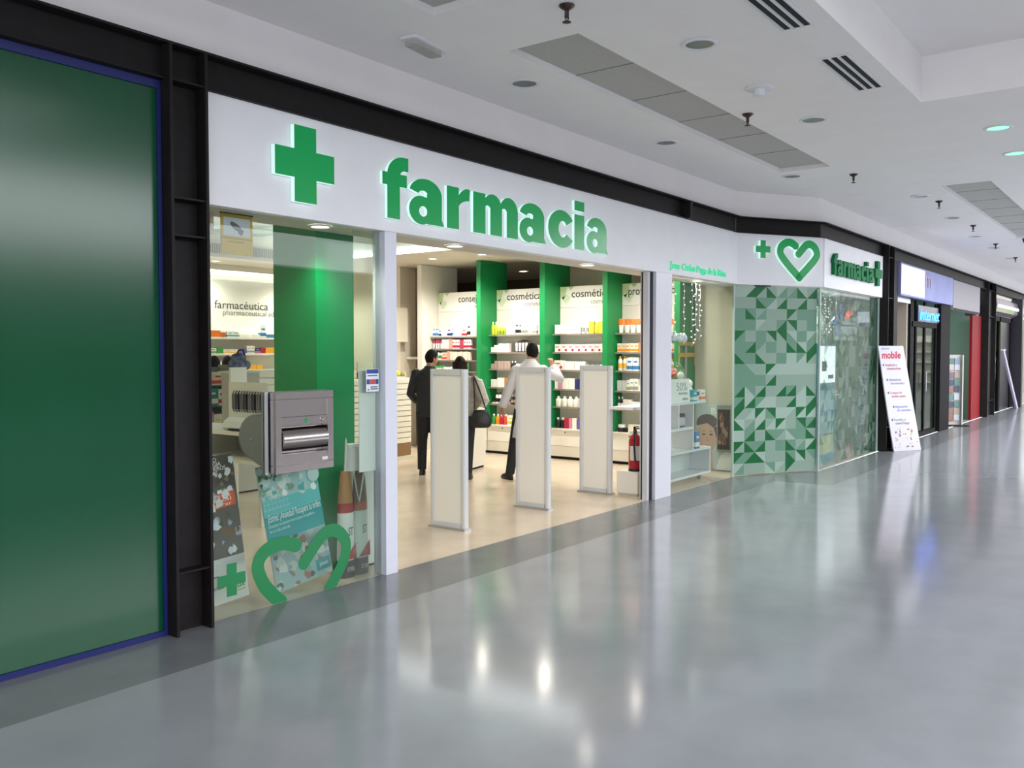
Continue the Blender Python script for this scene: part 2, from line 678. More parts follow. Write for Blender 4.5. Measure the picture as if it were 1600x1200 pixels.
near = [(5.88, 4.27, 'beside the emergency light, first above the green sign'), (8.40, 4.30, 'above the middle of the green sign'),
        (10.93, 3.88, 'just past the end of the long grey tile strip'), (5.87, 2.75, 'between the grey tile strip and the first slot vent'),
        (8.40, 2.79, 'beyond the smoke detector'), (13.38, 2.95, 'beside the second grey tile strip, first of its row'),
        (15.86, 3.0, 'beside the second grey tile strip, second of its row'), (18.66, 3.14, 'beside the end of the second grey tile strip'),
        (20.96, 3.16, 'far along the corridor ceiling past the second tile strip'), (23.6, 3.2, 'farthest along the corridor ceiling')]
for x, y, w in near:
    downlight('unlit round grey downlight ' + w, x, y, CZ, .125)
M_glow = mat('#7dffb0', 0.4, emit=1.1)
downlight('lit greenish round downlight near the corner of the raised ceiling', 9.76, 1.46, CZ, .125, M_glow)
downlight('lit greenish round downlight farther down the corridor, behind the other', 11.12, 1.49, CZ, .125, M_glow)

SP = [('near the emergency light over the corridor', 4.73, 3.11), ('beside the smoke detector', 7.85, 3.2), ('past the end of the long grey tile strip', 11.26, 3.24),
      ('beside the second grey tile strip, first in line', 13.99, 2.83), ('beside the second grey tile strip, second in line', 17.02, 2.9),
      ('at the far end of the second grey tile strip', 20.2, 3.03), ('farther down the corridor ceiling', 23.4, 3.1)]
M_bronze = mat('#4a3a36', 0.35, metal=0.6)
for w, x, y in SP:
    t = thing('sprinkler', 'small dark pendant sprinkler head ' + w, 'sprinkler', (x, y, CZ), 0, 'ceiling sprinklers')
    m = MB()
    m.lathe([(.05, -.001), (.046, -.012), (.02, -.03)], 16)
    m.build('escutcheon', M_bronze, t)
    m = MB()
    m.lathe([(.014, -.03), (.014, -.075), (.008, -.08)], 10)
    for s in (-1, 1):
        m.tube([(s * .012, 0, -.05), (s * .022, 0, -.075), (s * .004, 0, -.10)], .004, 6)
    m.lathe([(.004, -.1), (.028, -.103), (.028, -.106), (.004, -.108)], 12)
    m.build('deflector', M_bronze, t)
t = thing('smoke_detector', 'white round smoke detector on the mall ceiling', 'smoke detector', (7.13, 2.81, CZ))
m = MB()
m.lathe([(.115, -.001), (.11, -.012), (.05, -.016)], 24)
m.build('base', M_white, t)
m = MB()
m.lathe([(.05, -.016), (.048, -.06), (.03, -.07)], 20)
m.build('sensor', M_white, t)
t = thing('emergency_light', 'oblong emergency light with clear ribbed cover near the black beam', 'emergency light', (4.72, 4.30, CZ), radians(8))
m = MB()
m.rbox(-.2, .2, -.075, .075, -.02, -.001, .03)
m.build('base', M_white, t)
m = MB()
m.rbox(-.165, .165, -.055, .055, -.05, -.02, .03)
for k in range(9):
    m.box(-.14 + k * .033, -.13 + k * .033, -.05, .05, -.052, -.05)
m.build('cover', mat('#b5b4ae', 0.25), t)
for x0, x1, w in ((4.45, 5.96, 'along the side of the raised ceiling'), (6.70, 7.69, 'near the corner of the raised ceiling')):
    t = thing('slot_vent', 'white linear vent with three black slots ' + w, 'vent', (0, 0, CZ), 0, 'linear ceiling vents')
    m = MB()
    m.box(x0, x1, 1.975, 2.20, -.006, -.001)
    for k in range(4):
        m.box(x0, x1, 1.978 + k * .066, 1.992 + k * .066, -.014, -.006)
    m.build('frame', M_white, t)
    for k in range(3):
        m = MB()
        m.box(x0 + .02, x1 - .02, 1.999 + k * .066, 2.036 + k * .066, -.009, -.006)
        m.build('slot', mat('#141416', 0.8), t)
t = thing('dome_camera', 'small black dome camera far down the corridor ceiling', 'camera', (19.6, 2.4, CZ))
m = MB()
m.lathe([(.09, -.001), (.09, -.03), (.07, -.08), (.03, -.1)], 16)
m.build('dome', M_black, t)

# shop downlights: a row in the soffit and a grid in the ceiling
for x, w in ((4.37, 'over the drawer window'), (5.86, 'over the first security gate'), (7.99, 'over the end of the green letters'), (10.62, 'over the side display window'), (9.62, 'beside the white door jamb')):
    downlight('lit downlight in the low shop soffit ' + w, x, 4.99, 2.604, .085 if x != 9.62 else .05, M_lamp, 'lit shop downlights', SHOP_SPOT * (.9 if x < 5 or x > 10 else .35), 140)
SHOPD = [(10.85, 5.9, 'by the fourth green fin'), (10.85, 7.5, 'before the middle cosmetics bay'), (10.85, 8.69, 'before the first cosmetics bay'),
         (10.88, 9.73, 'before the white fin'), (10.9, 12.6, 'by the niche at the back'),
         (7.3, 5.75, 'over the way in'), (9.3, 5.75, 'over the third security gate'), (4.9, 5.75, 'beside the green column'),
         (3.8, 7.5, 'over the spectacle rack'), (3.8, 9.5, 'by the side wall'), (3.8, 11.5, 'deep by the side wall'),
         (5.4, 12.85, 'over the back shelves, first'), (7.2, 12.85, 'over the back shelves, second'), (9.0, 12.85, 'over the back shelves, third')]
for x, y, w in SHOPD:
    downlight('lit downlight in the shop ceiling ' + w, x, y, 3.2, .08, M_lamp, 'lit shop downlights', SHOP_SPOT * (2.7 if x > 10 else 1.5 if y > 12.5 else .8), 150)
downlight('lit downlight in the storeroom ceiling seen over the first cosmetics sign', 13.6, 9.9, 3.2, .1, M_lamp, 'lit shop downlights', 12, 150)


# ---------------------------------------------------------------- windows and posts
def pane(name, p, q, z0, z1, off=0.0):
    m = MB()
    p, q = Vector(p), Vector(q)
    run(m, p, q, z0, z1, .008)
    return struct(m.build(name, M_glass))


pane('window_1', (3.285, GY), (4.825, GY), .004, 2.598)
pane('window_2', (9.535, GY), (11.455, GY), .004, 2.598)
pane('window_3', (A1.x + .02, A1.y), (A2.x - .02, A2.y + .012), .004, 2.598)
pane('window_4', (A2.x + .01, FY), (15.85, FY), .004, 2.598)
m = MB()
m.box(4.83, 4.955, 4.80, 4.93, .001, 2.60)
m.box(4.829, 4.832, 4.83, 4.86, .001, 2.6)
struct(m.build('door_1', mat('#d9dbe8', 0.3)), 'white aluminium post at the near side of the shop entrance')
m = MB()
m.box(9.14, 9.53, 4.79, 4.99, .001, 2.60)
struct(m.build('door_2', mat('#d6d7e0', 0.3)), 'wide white jamb at the far side of the shop entrance')
m = MB()
m.box(9.09, 9.137, 4.83, 4.95, .001, 2.60)
struct(m.build('trim_9', mat('#1a1d26', 0.5)))
m = MB()
m.box(9.035, 9.088, 4.84, 4.90, .001, 2.60)
struct(m.build('trim_10', mat('#c9c9cf', 0.35)))
for nm, p in (('trim_11', (A1.x - .022, GY - .006)), ('trim_12', (A2.x - .004, A2.y - .002)), ('trim_13', (15.87, FY - .01))):
    m = MB()
    m.box(p[0] - .012, p[0] + .012, p[1] - .006, p[1] + .02, .001, 2.598)
    struct(m.build(nm, mat('#aebfb8', 0.25)))


# ---------------------------------------------------------------- the shop sign
def xz(y):
    return lambda u, v, w: (u, y + w, v)


GL = {}


def glyph(ch):
    """pieces (convex outlines) of a heavy letter, one unit tall for f"""
    gid = [0]

    def R(a, b, c, d):
        gid[0] += 1
        return (gid[0], [(a, c), (b, c), (b, d), (a, d)])

    def Q(p):
        gid[0] += 1
        return (gid[0], p)

    def band(o, i, a0, a1, n=16):
        oc, orr = o
        ic, irr = i
        P = arcpts(*oc, *orr, a0, a1, n)
        S = arcpts(*ic, *irr, a0, a1, n)
        gid[0] += 1
        return [(gid[0], [P[k], P[k + 1], S[k + 1], S[k]]) for k in range(n)]

    if ch == 'f':
        return [R(.12, .44, 0, .72), R(0, .62, .52, .72)] + band(((.55, .68), (.43, .32)), ((.56, .68), (.12, .10)), 90, 182) + [R(.549, .66, .78, 1.0)], .66
    if ch == 'r':
        return [R(0, .32, 0, .72), Q([(.30, .36), (.33, .44), (.30, .68), (.27, .60)])] + band(((.58, .36), (.34, .37)), ((.60, .30), (.32, .22)), 90, 165) + [Q([(.578, .52), (.60, .52), (.62, .72), (.578, .73)])], .62
    if ch == 'm':
        o = [R(0, .31, 0, .72)]
        for a, l, b in ((.25, .435, .745), (.685, .87, 1.18)):
            o += band((((a + b) / 2, .48), ((b - a) / 2, .26)), (((a + l) / 2 + .02, .44), ((l - a) / 2 - .015, .08)), 0, 180)
            o += [R(l, b, 0, .485)]
        return o, 1.18
    if ch == 'a':
        return [R(.37, .695, .0, .50), Q([(.69, 0), (.74, 0), (.70, .10), (.69, .10)]), R(.30, .45, .30, .44)] + band(((.35, .48), (.345, .26)), ((.29, .47), (.10, .07)), 0, 168) + \
            band(((.25, .215), (.25, .235)), ((.29, .20), (.085, .085)), 0, 360, 28), .74
    if ch == 'c':
        return band(((.35, .36), (.35, .38)), ((.38, .36), (.11, .165)), 32, 328, 28), .66
    if ch == 'i':
        return [R(0, .28, 0, .72), R(0, .28, .80, 1.0)], .28


def letter(ch, u0, u1, z0, h, depth, f, parent, mats):
    P, w = glyph(ch)
    m = MB()
    k = (u1 - u0) / w
    for i, piece in P:
        m.prism([(u0 + a * k, z0 + b * h) for a, b in piece], 0, -depth - .0001 * (i % 9), 0, 1, f)
    o = m.build('letter', mats, parent)
    return o


MS = [M_green, M_acryl]
MS3 = [mat('#0a7a45', 0.6, spec=0.15), mat('#0f6a42', 0.5, spec=0.2)]
t = thing('shop_sign', 'long white sign board over the entrance with large green cross and green lettering', 'sign', (0, 0, 0))
m = MB()
m.box(3.315, A1.x - .03, 4.80, 4.895, 2.602, 3.288)
m.build('board', M_fascia, t, bevel=.003)
# joints of the board panels and its white returns
xb = [(4.735, 5.012), (5.018, 5.42), (5.455, 5.745), (5.787, 6.41), (6.432, 6.845), (6.882, 7.31), (7.330, 7.508), (7.55, 7.96)]
for ch, (u0, u1) in zip('farmacia', xb):
    letter(ch, u0 * 1.0088, u1 * 1.0088, 2.697, .472, .03, xz(4.798), t, MS)
m = MB()
u0, u1, z0, z1, a = 3.788, 4.298, 2.700, 3.212, .163
cu, cz = (u0 + u1) / 2, (z0 + z1) / 2
cross = lambda cu, cz, R_, a_: [(cu - a_, cz - R_), (cu + a_, cz - R_), (cu + a_, cz - a_), (cu + R_, cz - a_), (cu + R_, cz + a_), (cu + a_, cz + a_), (cu + a_, cz + R_), (cu - a_, cz + R_), (cu - a_, cz + a_), (cu - R_, cz + a_), (cu - R_, cz - a_), (cu - a_, cz - a_)]
m.prism(cross(cu, cz, .255, .095), 0, -.04, 0, 1, xz(4.798))
m.build('cross', MS, t)
for wd, x, wid in (('Jose', 9.50, .25), ('Carlos', 9.80, .36), ('Puga', 10.20, .28), ('de', 10.53, .13), ('la', 10.70, .09), ('Riva', 10.83, .25)):
    text('owner_lettering', wd, .115, mat('#19c48a', 0.4, emit=.35), t, (x, 4.797, 2.672), extrude=.008, offset=.002, width=wid)

t = thing('shop_sign', 'white angled sign board with small green cross and open heart over the triangle pattern', 'sign', (0, 0, 0))
ang = math.atan2(A2.y - A1.y, A2.x - A1.x)
LEN = (A2 - A1).length
ax = Vector((cos(ang), sin(ang)))
no = Vector((sin(ang), -cos(ang)))


def afr(d):
    return lambda u, v, w: (A1.x + ax.x * u - no.x * (w - d), A1.y + ax.y * u - no.y * (w - d), v)


m = MB()
m.prism([(-.0, 2.602), (LEN - .0, 2.602), (LEN - .0, 3.288), (-.0, 3.288)], 0.0, .05, 0, None, afr(.05))
m.build('board', M_fascia, t)
m = MB()
m.prism(cross(.385, 3.08, .12, .043), -.001, -.05, 0, 1, afr(.05))
m.build('cross', MS, t)


def heart_paths(u, v, w, h):
    """centre lines of the two strands of an open heart, tip down"""
    S = lambda L: [(u + a * w, v + b * h) for a, b in L]
    left = smooth_line(S([(.43, .86), (.34, .93), (.22, .94), (.10, .84), (.07, .68), (.14, .53), (.30, .31)]), 5) + [Vector(S([(.52, .05)])[0])]
    right = [Vector(S([(.52, .05)])[0])] + smooth_line(S([(.74, .33), (.88, .52), (.94, .66), (.90, .82), (.79, .92), (.68, .90), (.60, .80), (.50, .66)]), 5)
    return left, right


m = MB()
for path, c0, c1 in zip(heart_paths(.62, 2.69, .72, .53), (True, True), (True, True)):
    ribbon_prism(m, path, .054, -.001, -.05, afr(.05), 0, 1, c0, c1)
m.build('heart', MS, t)

t = thing('shop_sign', 'white sign board past the angled corner with small raised green lettering and cross', 'sign', (0, 0, 0))
m = MB()
m.box(A2.x + .01, 15.80, 4.05, 4.12, 2.602, 3.288)
m.build('board', M_fascia, t, bevel=.003)
u = 13.02
sc = 2.05 / (7.96 - 4.745)
for ch, (a0, a1) in zip('farmacia', xb):
    letter(ch, 13.03 + (a0 - 4.745) * sc, 13.03 + (a1 - 4.745) * sc, 2.80, .31, .05, xz(4.049), t, MS3)
m = MB()
m.prism(cross(15.38, 2.97, .2, .07), -.001, -.05, 0, 1, xz(4.049))
m.build('cross', MS3, t)

# ---------------------------------------------------------------- triangle pattern on the angled window
def triangles(mb, u0, u1, v0, v1, nu, nv, f, seed, bias):
    r = random.Random(seed)
    for i in range(nu):
        for j in range(nv):
            a0, a1 = u0 + (u1 - u0) * i / nu, u0 + (u1 - u0) * (i + 1) / nu
            b0, b1 = v0 + (v1 - v0) * j / nv, v0 + (v1 - v0) * (j + 1) / nv
            c = lambda: r.choices(range(4), bias)[0]
            if r.random() < .36:
                mb.quad([f(a0, b0), f(a1, b0), f(a1, b1), f(a0, b1)], 1 + r.choices(range(3), (3, 3, 2))[0])
            else:
                c1, c2 = c(), c()
                if c1 == c2:
                    c2 = (c1 + 1 + r.randrange(3)) % 4
                if r.random() < .62:
                    mb.quad([f(a0, b0), f(a1, b0), f(a1, b1)], c1)
                    mb.quad([f(a0, b0), f(a1, b1), f(a0, b1)], c2)
                else:
                    mb.quad([f(a0, b0), f(a1, b0), f(a0, b1)], c1)
                    mb.quad([f(a1, b0), f(a1, b1), f(a0, b1)], c2)


PAT = [mat('#0d7a42', 0.35), mat('#90b3a2', 0.35), mat('#bccac3', 0.35), mat('#d6dfdb', 0.35)]
m = MB()
fa = afr(-.03)
triangles(m, .03, LEN - .03, .012, 2.59, 8, 17, lambda u, v: fa(u, v, 0), 11, (6, 2, 3, 2))
m.prism([(.03, .012), (LEN - .03, .012), (LEN - .03, 2.59), (.03, 2.59)], 0.002, .006, 2, None, afr(-.03))
tag(m.build('patterned_window_film', PAT), 'tall angled window film patterned with green and pale grey triangles', 'window film')


# ---------------------------------------------------------------- security gates
def gate(label, x):
    t = thing('security_gate', label, 'security gate', (x, 5.39, 0), 0, 'security gates at the entrance')
    M_g = mat('#cfd1d2', 0.4)
    m = MB()
    for y0, y1 in ((0, .055), (.385, .44)):
        m.rbox(-.035, .035, y0, y1, .02, 1.53, .02)
    m.box(-.035, .035, .055, .385, 1.475, 1.53)
    m.box(-.035, .035, .055, .385, .02, .06)
    m.build('frame', M_g, t)
    m = MB()
    m.box(-.022, .022, .056, .384, .061, 1.474)
    m.build('panel', mat('#efece6', 0.5), t)
    m = MB()
    m.box(-.05, .05, -.012, .452, .001, .019)
    m.build('base_plate', M_alu, t)
    m = MB()
    m.ball((0, .02, .026), (.02, .02, .012), 6)
    m.build('bolt', M_alu, t)
    return t


gate('white framed security gate, first inside the entrance, before the man in black', 6.50)
gate('white framed security gate, middle one, before the man in a white coat', 7.89)
gate('white framed security gate, last one, by the white jamb', 9.19)

# ---------------------------------------------------------------- shelving wall
SF = 11.72      # front edge of the shelves
SB = 11.93      # face of the back panels
SH = [1.972, 1.685, 1.408, 1.107, .83]
FINS = [(9.24, 9.325, 'between the advice shelves and the first cosmetics shelves'), (7.96, 8.055, 'between the two cosmetics bays'), (6.83, 6.915, 'between the cosmetics and sun cream shelves'), (5.655, 5.74, 'behind the side display window with the light strings')]
for y0, y1, w in FINS:
    t = thing('shelf_divider', 'tall green divider fin ' + w, 'divider', (11.5, y0, 0), 0, 'green divider fins')
    m = MB()
    m.box(0, .72, 0, y1 - y0, .505, 3.195)
    m.build('panel', M_fin, t)
    m = MB()
    m.box(-.012, .06, -.004, y1 - y0 + .004, .492, .52)
    m.build('shoe', mat('#0a6b3b', 0.5), t)
t = thing('shelf_divider', 'tall white divider fin behind the man in black', 'divider', (11.5, 10.545, 0))
m = MB()
m.box(0, .95, 0, .1, .001, 3.195)
m.build('panel', M_shopwhite, t)

M_text = mat('#4a4747', 0.6)
M_text2 = mat('#8f8d8a', 0.6)
LEAF = [mat('#c8dcae', 0.6), mat('#d6e6c4', 0.6), mat('#b8d09a', 0.6)]
M_shelf = mat('#b8b2a8', 0.35)
M_lip = mat('#8c8076', 0.4)
RZ = -pi / 2


def bay(key, label, ya, yb, words, sub, top=2.725, shelves=SH, tx=.22, tw=None):
    """one run of shelves between two fins; local x runs along the wall, local -y faces the shop"""
    W = ya - yb
    t = thing('shelf_unit', label, 'shelves', (SF, ya, 0), RZ, 'shelf bays')
    D = SB - SF
    m = MB()
    m.box(0, W, D, D + .02, .50, 2.39)
    m.build('back_panel', M_shopwhite, t)
    m = MB()
    m.box(0, W, D, D + .02, 2.394, top)
    h = m.build('header_sign', mat('#f4f2ec', 0.45), t)
    m = MB()
    L = [[(.0, top - .0), (.0, 2.56), (.06, 2.52), (.10, 2.60), (.14, top)], [(.03, 2.55), (.115, 2.43), (.20, 2.55), (.12, 2.60)],
         [(.14, top), (.20, top - .06), (.26, top)]]
    for i, p in enumerate(L):
        m.prism(p, D - .0015, D - .0005, i, None, lambda u, v, w: (u, w, v))
    m.build('leaf_print', LEAF, h)
    text('sign_lettering', words, .17, M_text, h, (tx, D - .003, 2.55), offset=.0015, width=tw)
    text('sign_small_lettering', sub, .115, M_text2, h, (tx + .36, D - .003, 2.44), width=.36)
    for z in shelves:
        m = MB()
        m.box(0, W, 0, D, z - .018, z)
        m.box(0, W, -.004, 0, z - .022, z + .003, 1)
        m.build('shelf', [M_shelf, M_lip], t)
    return t


def cabinet(label, ya, yb):
    W = ya - yb
    t = thing('base_cabinet', label, 'cabinet', (SF, ya, 0), RZ, 'white base cabinets under the shelves')
    m = MB()
    m.box(.002, W - .002, .03, .5, .045, .465)
    m.build('body', M_shopwhite, t)
    m = MB()
    m.box(.002, W - .002, .06, .48, .001, .045)
    m.build('plinth', M_dark, t)
    m = MB()
    m.box(.002, W - .002, -.02, .2, .466, .49)
    m.build('top', mat('#f6f3ec', 0.3), t)
    for a, b in ((.006, W / 2 - .003), (W / 2 + .003, W - .006)):
        m = MB()
        m.box(a, b, .01, .029, .215, .46)
        d = m.build('drawer', M_shopwhite, t)
        m = MB()
        m.ball(((a + b) / 2, .004, .43), .011, 6)
        m.build('knob', M_dark, d)
        m = MB()
        m.box(a, b, .012, .029, .05, .21)
        m.build('drawer', mat('#d9d4c8', 0.45), t)
    return t


SH_A = [1.95, 1.745, 1.55, 1.36, 1.13, .83]
bay('A', 'shelf bay under the advice sign, between the white fin and the first green fin', 10.54, 9.33, 'consejo', 'advice', shelves=SH_A, tx=.46, tw=.50)
bay('B', 'shelf bay under the cosmetics sign, behind the man in a white coat', 9.235, 8.06, 'cosmética', 'cosmetics', tx=.21, tw=.70)
bay('C', 'shelf bay under the cosmetics sign, between the second and third green fins', 7.955, 6.92, 'cosmética', 'cosmetics', tx=.21, tw=.70)
bay('D', 'shelf bay of sun creams under the sun protection sign, beside the door jamb', 6.825, 5.745, 'protección solar', 'sun protection', tx=.10, tw=.93)
cabinet('white base cabinet under the advice shelves', 10.54, 9.29)
cabinet('white base cabinet under the shelves behind the man in a white coat', 9.28, 8.02)
cabinet('white base cabinet under the shelves between the second and third green fins', 8.01, 6.88)
cabinet('white base cabinet under the sun cream shelves', 6.87, 5.70)

# ---------------------------------------------------------------- products
ORD = 'first second third fourth fifth sixth seventh eighth ninth tenth eleventh twelfth thirteenth fourteenth fifteenth sixteenth'.split()
_PM = {}


def product(spec, label, loc, rotz, group):
    """spec: (kind, w, d, h, colour, second colour or None)"""
    kind, w, d, h, c1, c2 = spec
    if spec not in _PM:
        parts = []
        m = MB()
        mats = [mat(c1, 0.4), mat(c2 or c1, 0.4), mat('#f2f0ec', 0.4)]
        if kind == 'carton':
            m.box(-w / 2, w / 2, 0, d, 0, h)
            if c2:
                m.box(-w / 2 - .0006, w / 2 + .0006, -.0006, d + .0006, h * .12, h * .38, 1)
                m.box(-w * .3, w * .3, -.0012, 0, h * .62, h * .74, 1)
        elif kind == 'dotbox':
            m.box(-w / 2, w / 2, 0, d, 0, h)
            m.lathe([(h * .17, 0), (h * .17, .001)], 14, 1, (0, 0, 0))
            n = len(m.v) - 0
            k = 28 * 2
            for i in range(12, len(m.v)):
                pass
            # stand the round dot up on the front face
            vs = []
            for i, v in enumerate(m.v):
                if i >= 8:
                    x, y, z = v
                    v = (x + w * .18, -z - .0005, y + h * .28)
                vs.append(v)
            m.v = vs
            m.box(-w * .42, w * .1, -.001, 0, h * .62, h * .72, 1)
        elif kind == 'bottle':
            m.lathe([(w * .46, 0), (w * .5, .006), (w * .5, h * .68), (w * .3, h * .80), (w * .2, h * .82)], 14, 0, (0, d / 2, 0), 1, min(1, d / w))
            m.lathe([(w * .502, h * .18), (w * .502, h * .5)], 14, 1, (0, d / 2, 0), 1, min(1, d / w), cap=False)
        elif kind == 'jar':
            m.lathe([(w * .46, 0), (w * .5, .005), (w * .5, h * .6)], 16, 0, (0, d / 2, 0))
        elif kind == 'tube':
            m.tube([(0, d / 2, h * .18), (0, d / 2, h * .45), (0, d / 2, h * .8), (0, d / 2, h)], [(d * .42, w * .36), (d * .40, w * .42), (d * .22, w * .48), (d * .03, w * .5)], 14, 0)
            m.tube([(0, d / 2, h * .56), (0, d / 2, h * .8), (0, d / 2, h * .985)], [(d * .39, w * .452), (d * .235, w * .49), (d * .06, w * .508)], 14, 1, cap=False)
        parts.append((kind if kind != 'dotbox' else 'carton', m.mesh('product', mats)))
        if kind in ('bottle', 'jar', 'tube'):
            m = MB()
            if kind == 'bottle':
                m.lathe([(w * .22, h * .82), (w * .22, h * .99), (w * .2, h)], 12, 0, (0, d / 2, 0))
            elif kind == 'jar':
                m.lathe([(w * .52, h * .6), (w * .52, h * .98), (w * .5, h)], 16, 0, (0, d / 2, 0))
            else:
                m.lathe([(w * .34, 0), (w * .38, h * .18)], 14, 0, (0, d / 2, 0), 1, min(1, d / w))
            capc = {'bottle': c2 or '#eeeeea', 'jar': c2 or '#eeeeea', 'tube': '#f4f1ea'}[kind]
            parts.append(('cap', m.mesh('product_cap', mat(capc, 0.4))))
        _PM[spec] = parts
    parts = _PM[spec]
    o = bpy.data.objects.new(parts[0][0], parts[0][1])
    COL.objects.link(o)
    o.location = loc
    o.rotation_euler.z = rotz
    tag(o, label, {'carton': 'box', 'dotbox': 'box', 'bottle': 'bottle', 'jar': 'jar', 'tube': 'tube'}[kind], group)
    for nm, me in parts[1:]:
        c = bpy.data.objects.new(nm, me)
        COL.objects.link(c)
        c.parent = o
    return o


CN = {'#f0ede6': 'white', '#eef0f6': 'white', '#f3e9ea': 'pale pink', '#c8d43c': 'lime green', '#8fae2c': 'green', '#e8e04a': 'yellow', '#b09a90': 'taupe',
      '#c77a2e': 'brown orange', '#ef7d2d': 'orange', '#f2941e': 'orange', '#1c1d22': 'black', '#9aa0a2': 'grey', '#b4233a': 'red', '#d84a40': 'red', '#2c3468': 'dark blue',
      '#6a5aa8': 'purple', '#d58aa6': 'pink', '#3f9a48': 'green', '#e7eef5': 'white', '#e6dccb': 'cream', '#cfd6e8': 'pale blue', '#f2b23a': 'yellow', '#3f7fb8': 'blue', '#2aa7b4': 'teal',
      '#c9cdd0': 'silver grey', '#b03a5b': 'crimson', '#e05a2a': 'orange red', '#7a3f86': 'violet', '#f6a08a': 'salmon', '#2f8f86': 'teal', '#e8d0c0': 'beige', '#3a4a8a': 'navy'}
KN = {'carton': 'carton', 'dotbox': 'carton', 'bottle': 'bottle', 'jar': 'jar', 'tube': 'tube'}


def row(items, x, z, place, frame, group, gap=.006, dy=.012, end=99):
    """items along a shelf: (spec, count); place says which shelf. frame(x, y, z) -> (world loc, rot)"""
    cnt = {}
    for spec, n in items:
        for k in range(n):
            if spec is None:
                x += n
                break
            kind, w, d, h, c1, c2 = spec
            if x + w > end:
                return x
            desc = CN[c1] + (' and ' + CN[c2] if c2 and CN[c2] != CN[c1] else '') + ' ' + KN[kind]
            cnt[desc] = cnt.get(desc, 0) + 1
            label = '%s %s %s' % (ORD[cnt[desc] - 1], desc, place)
            loc, rz = frame(x + w / 2, dy + (0.004 if k % 2 else 0), z + .0008)
            product(spec, label, loc, rz, group)
            x += w + gap
    return x


def wallframe(ya):
    return lambda u, v, z: ((SF + v, ya - u, z), RZ)


W_, P_, LG, G_, Y_, TA, BO, OR, OR2, BK, GR, RD, RD2, DB, PU, PK, GN, WB, CR, PB, YE, BL, TE, SG, CM = '#f0ede6 #f3e9ea #c8d43c #8fae2c #e8e04a #b09a90 #c77a2e #ef7d2d #f2941e #1c1d22 #9aa0a2 #b4233a #d84a40 #2c3468 #6a5aa8 #d58aa6 #3f9a48 #e7eef5 #e6dccb #cfd6e8 #f2b23a #3f7fb8 #2aa7b4 #c9cdd0 #b03a5b'.split()

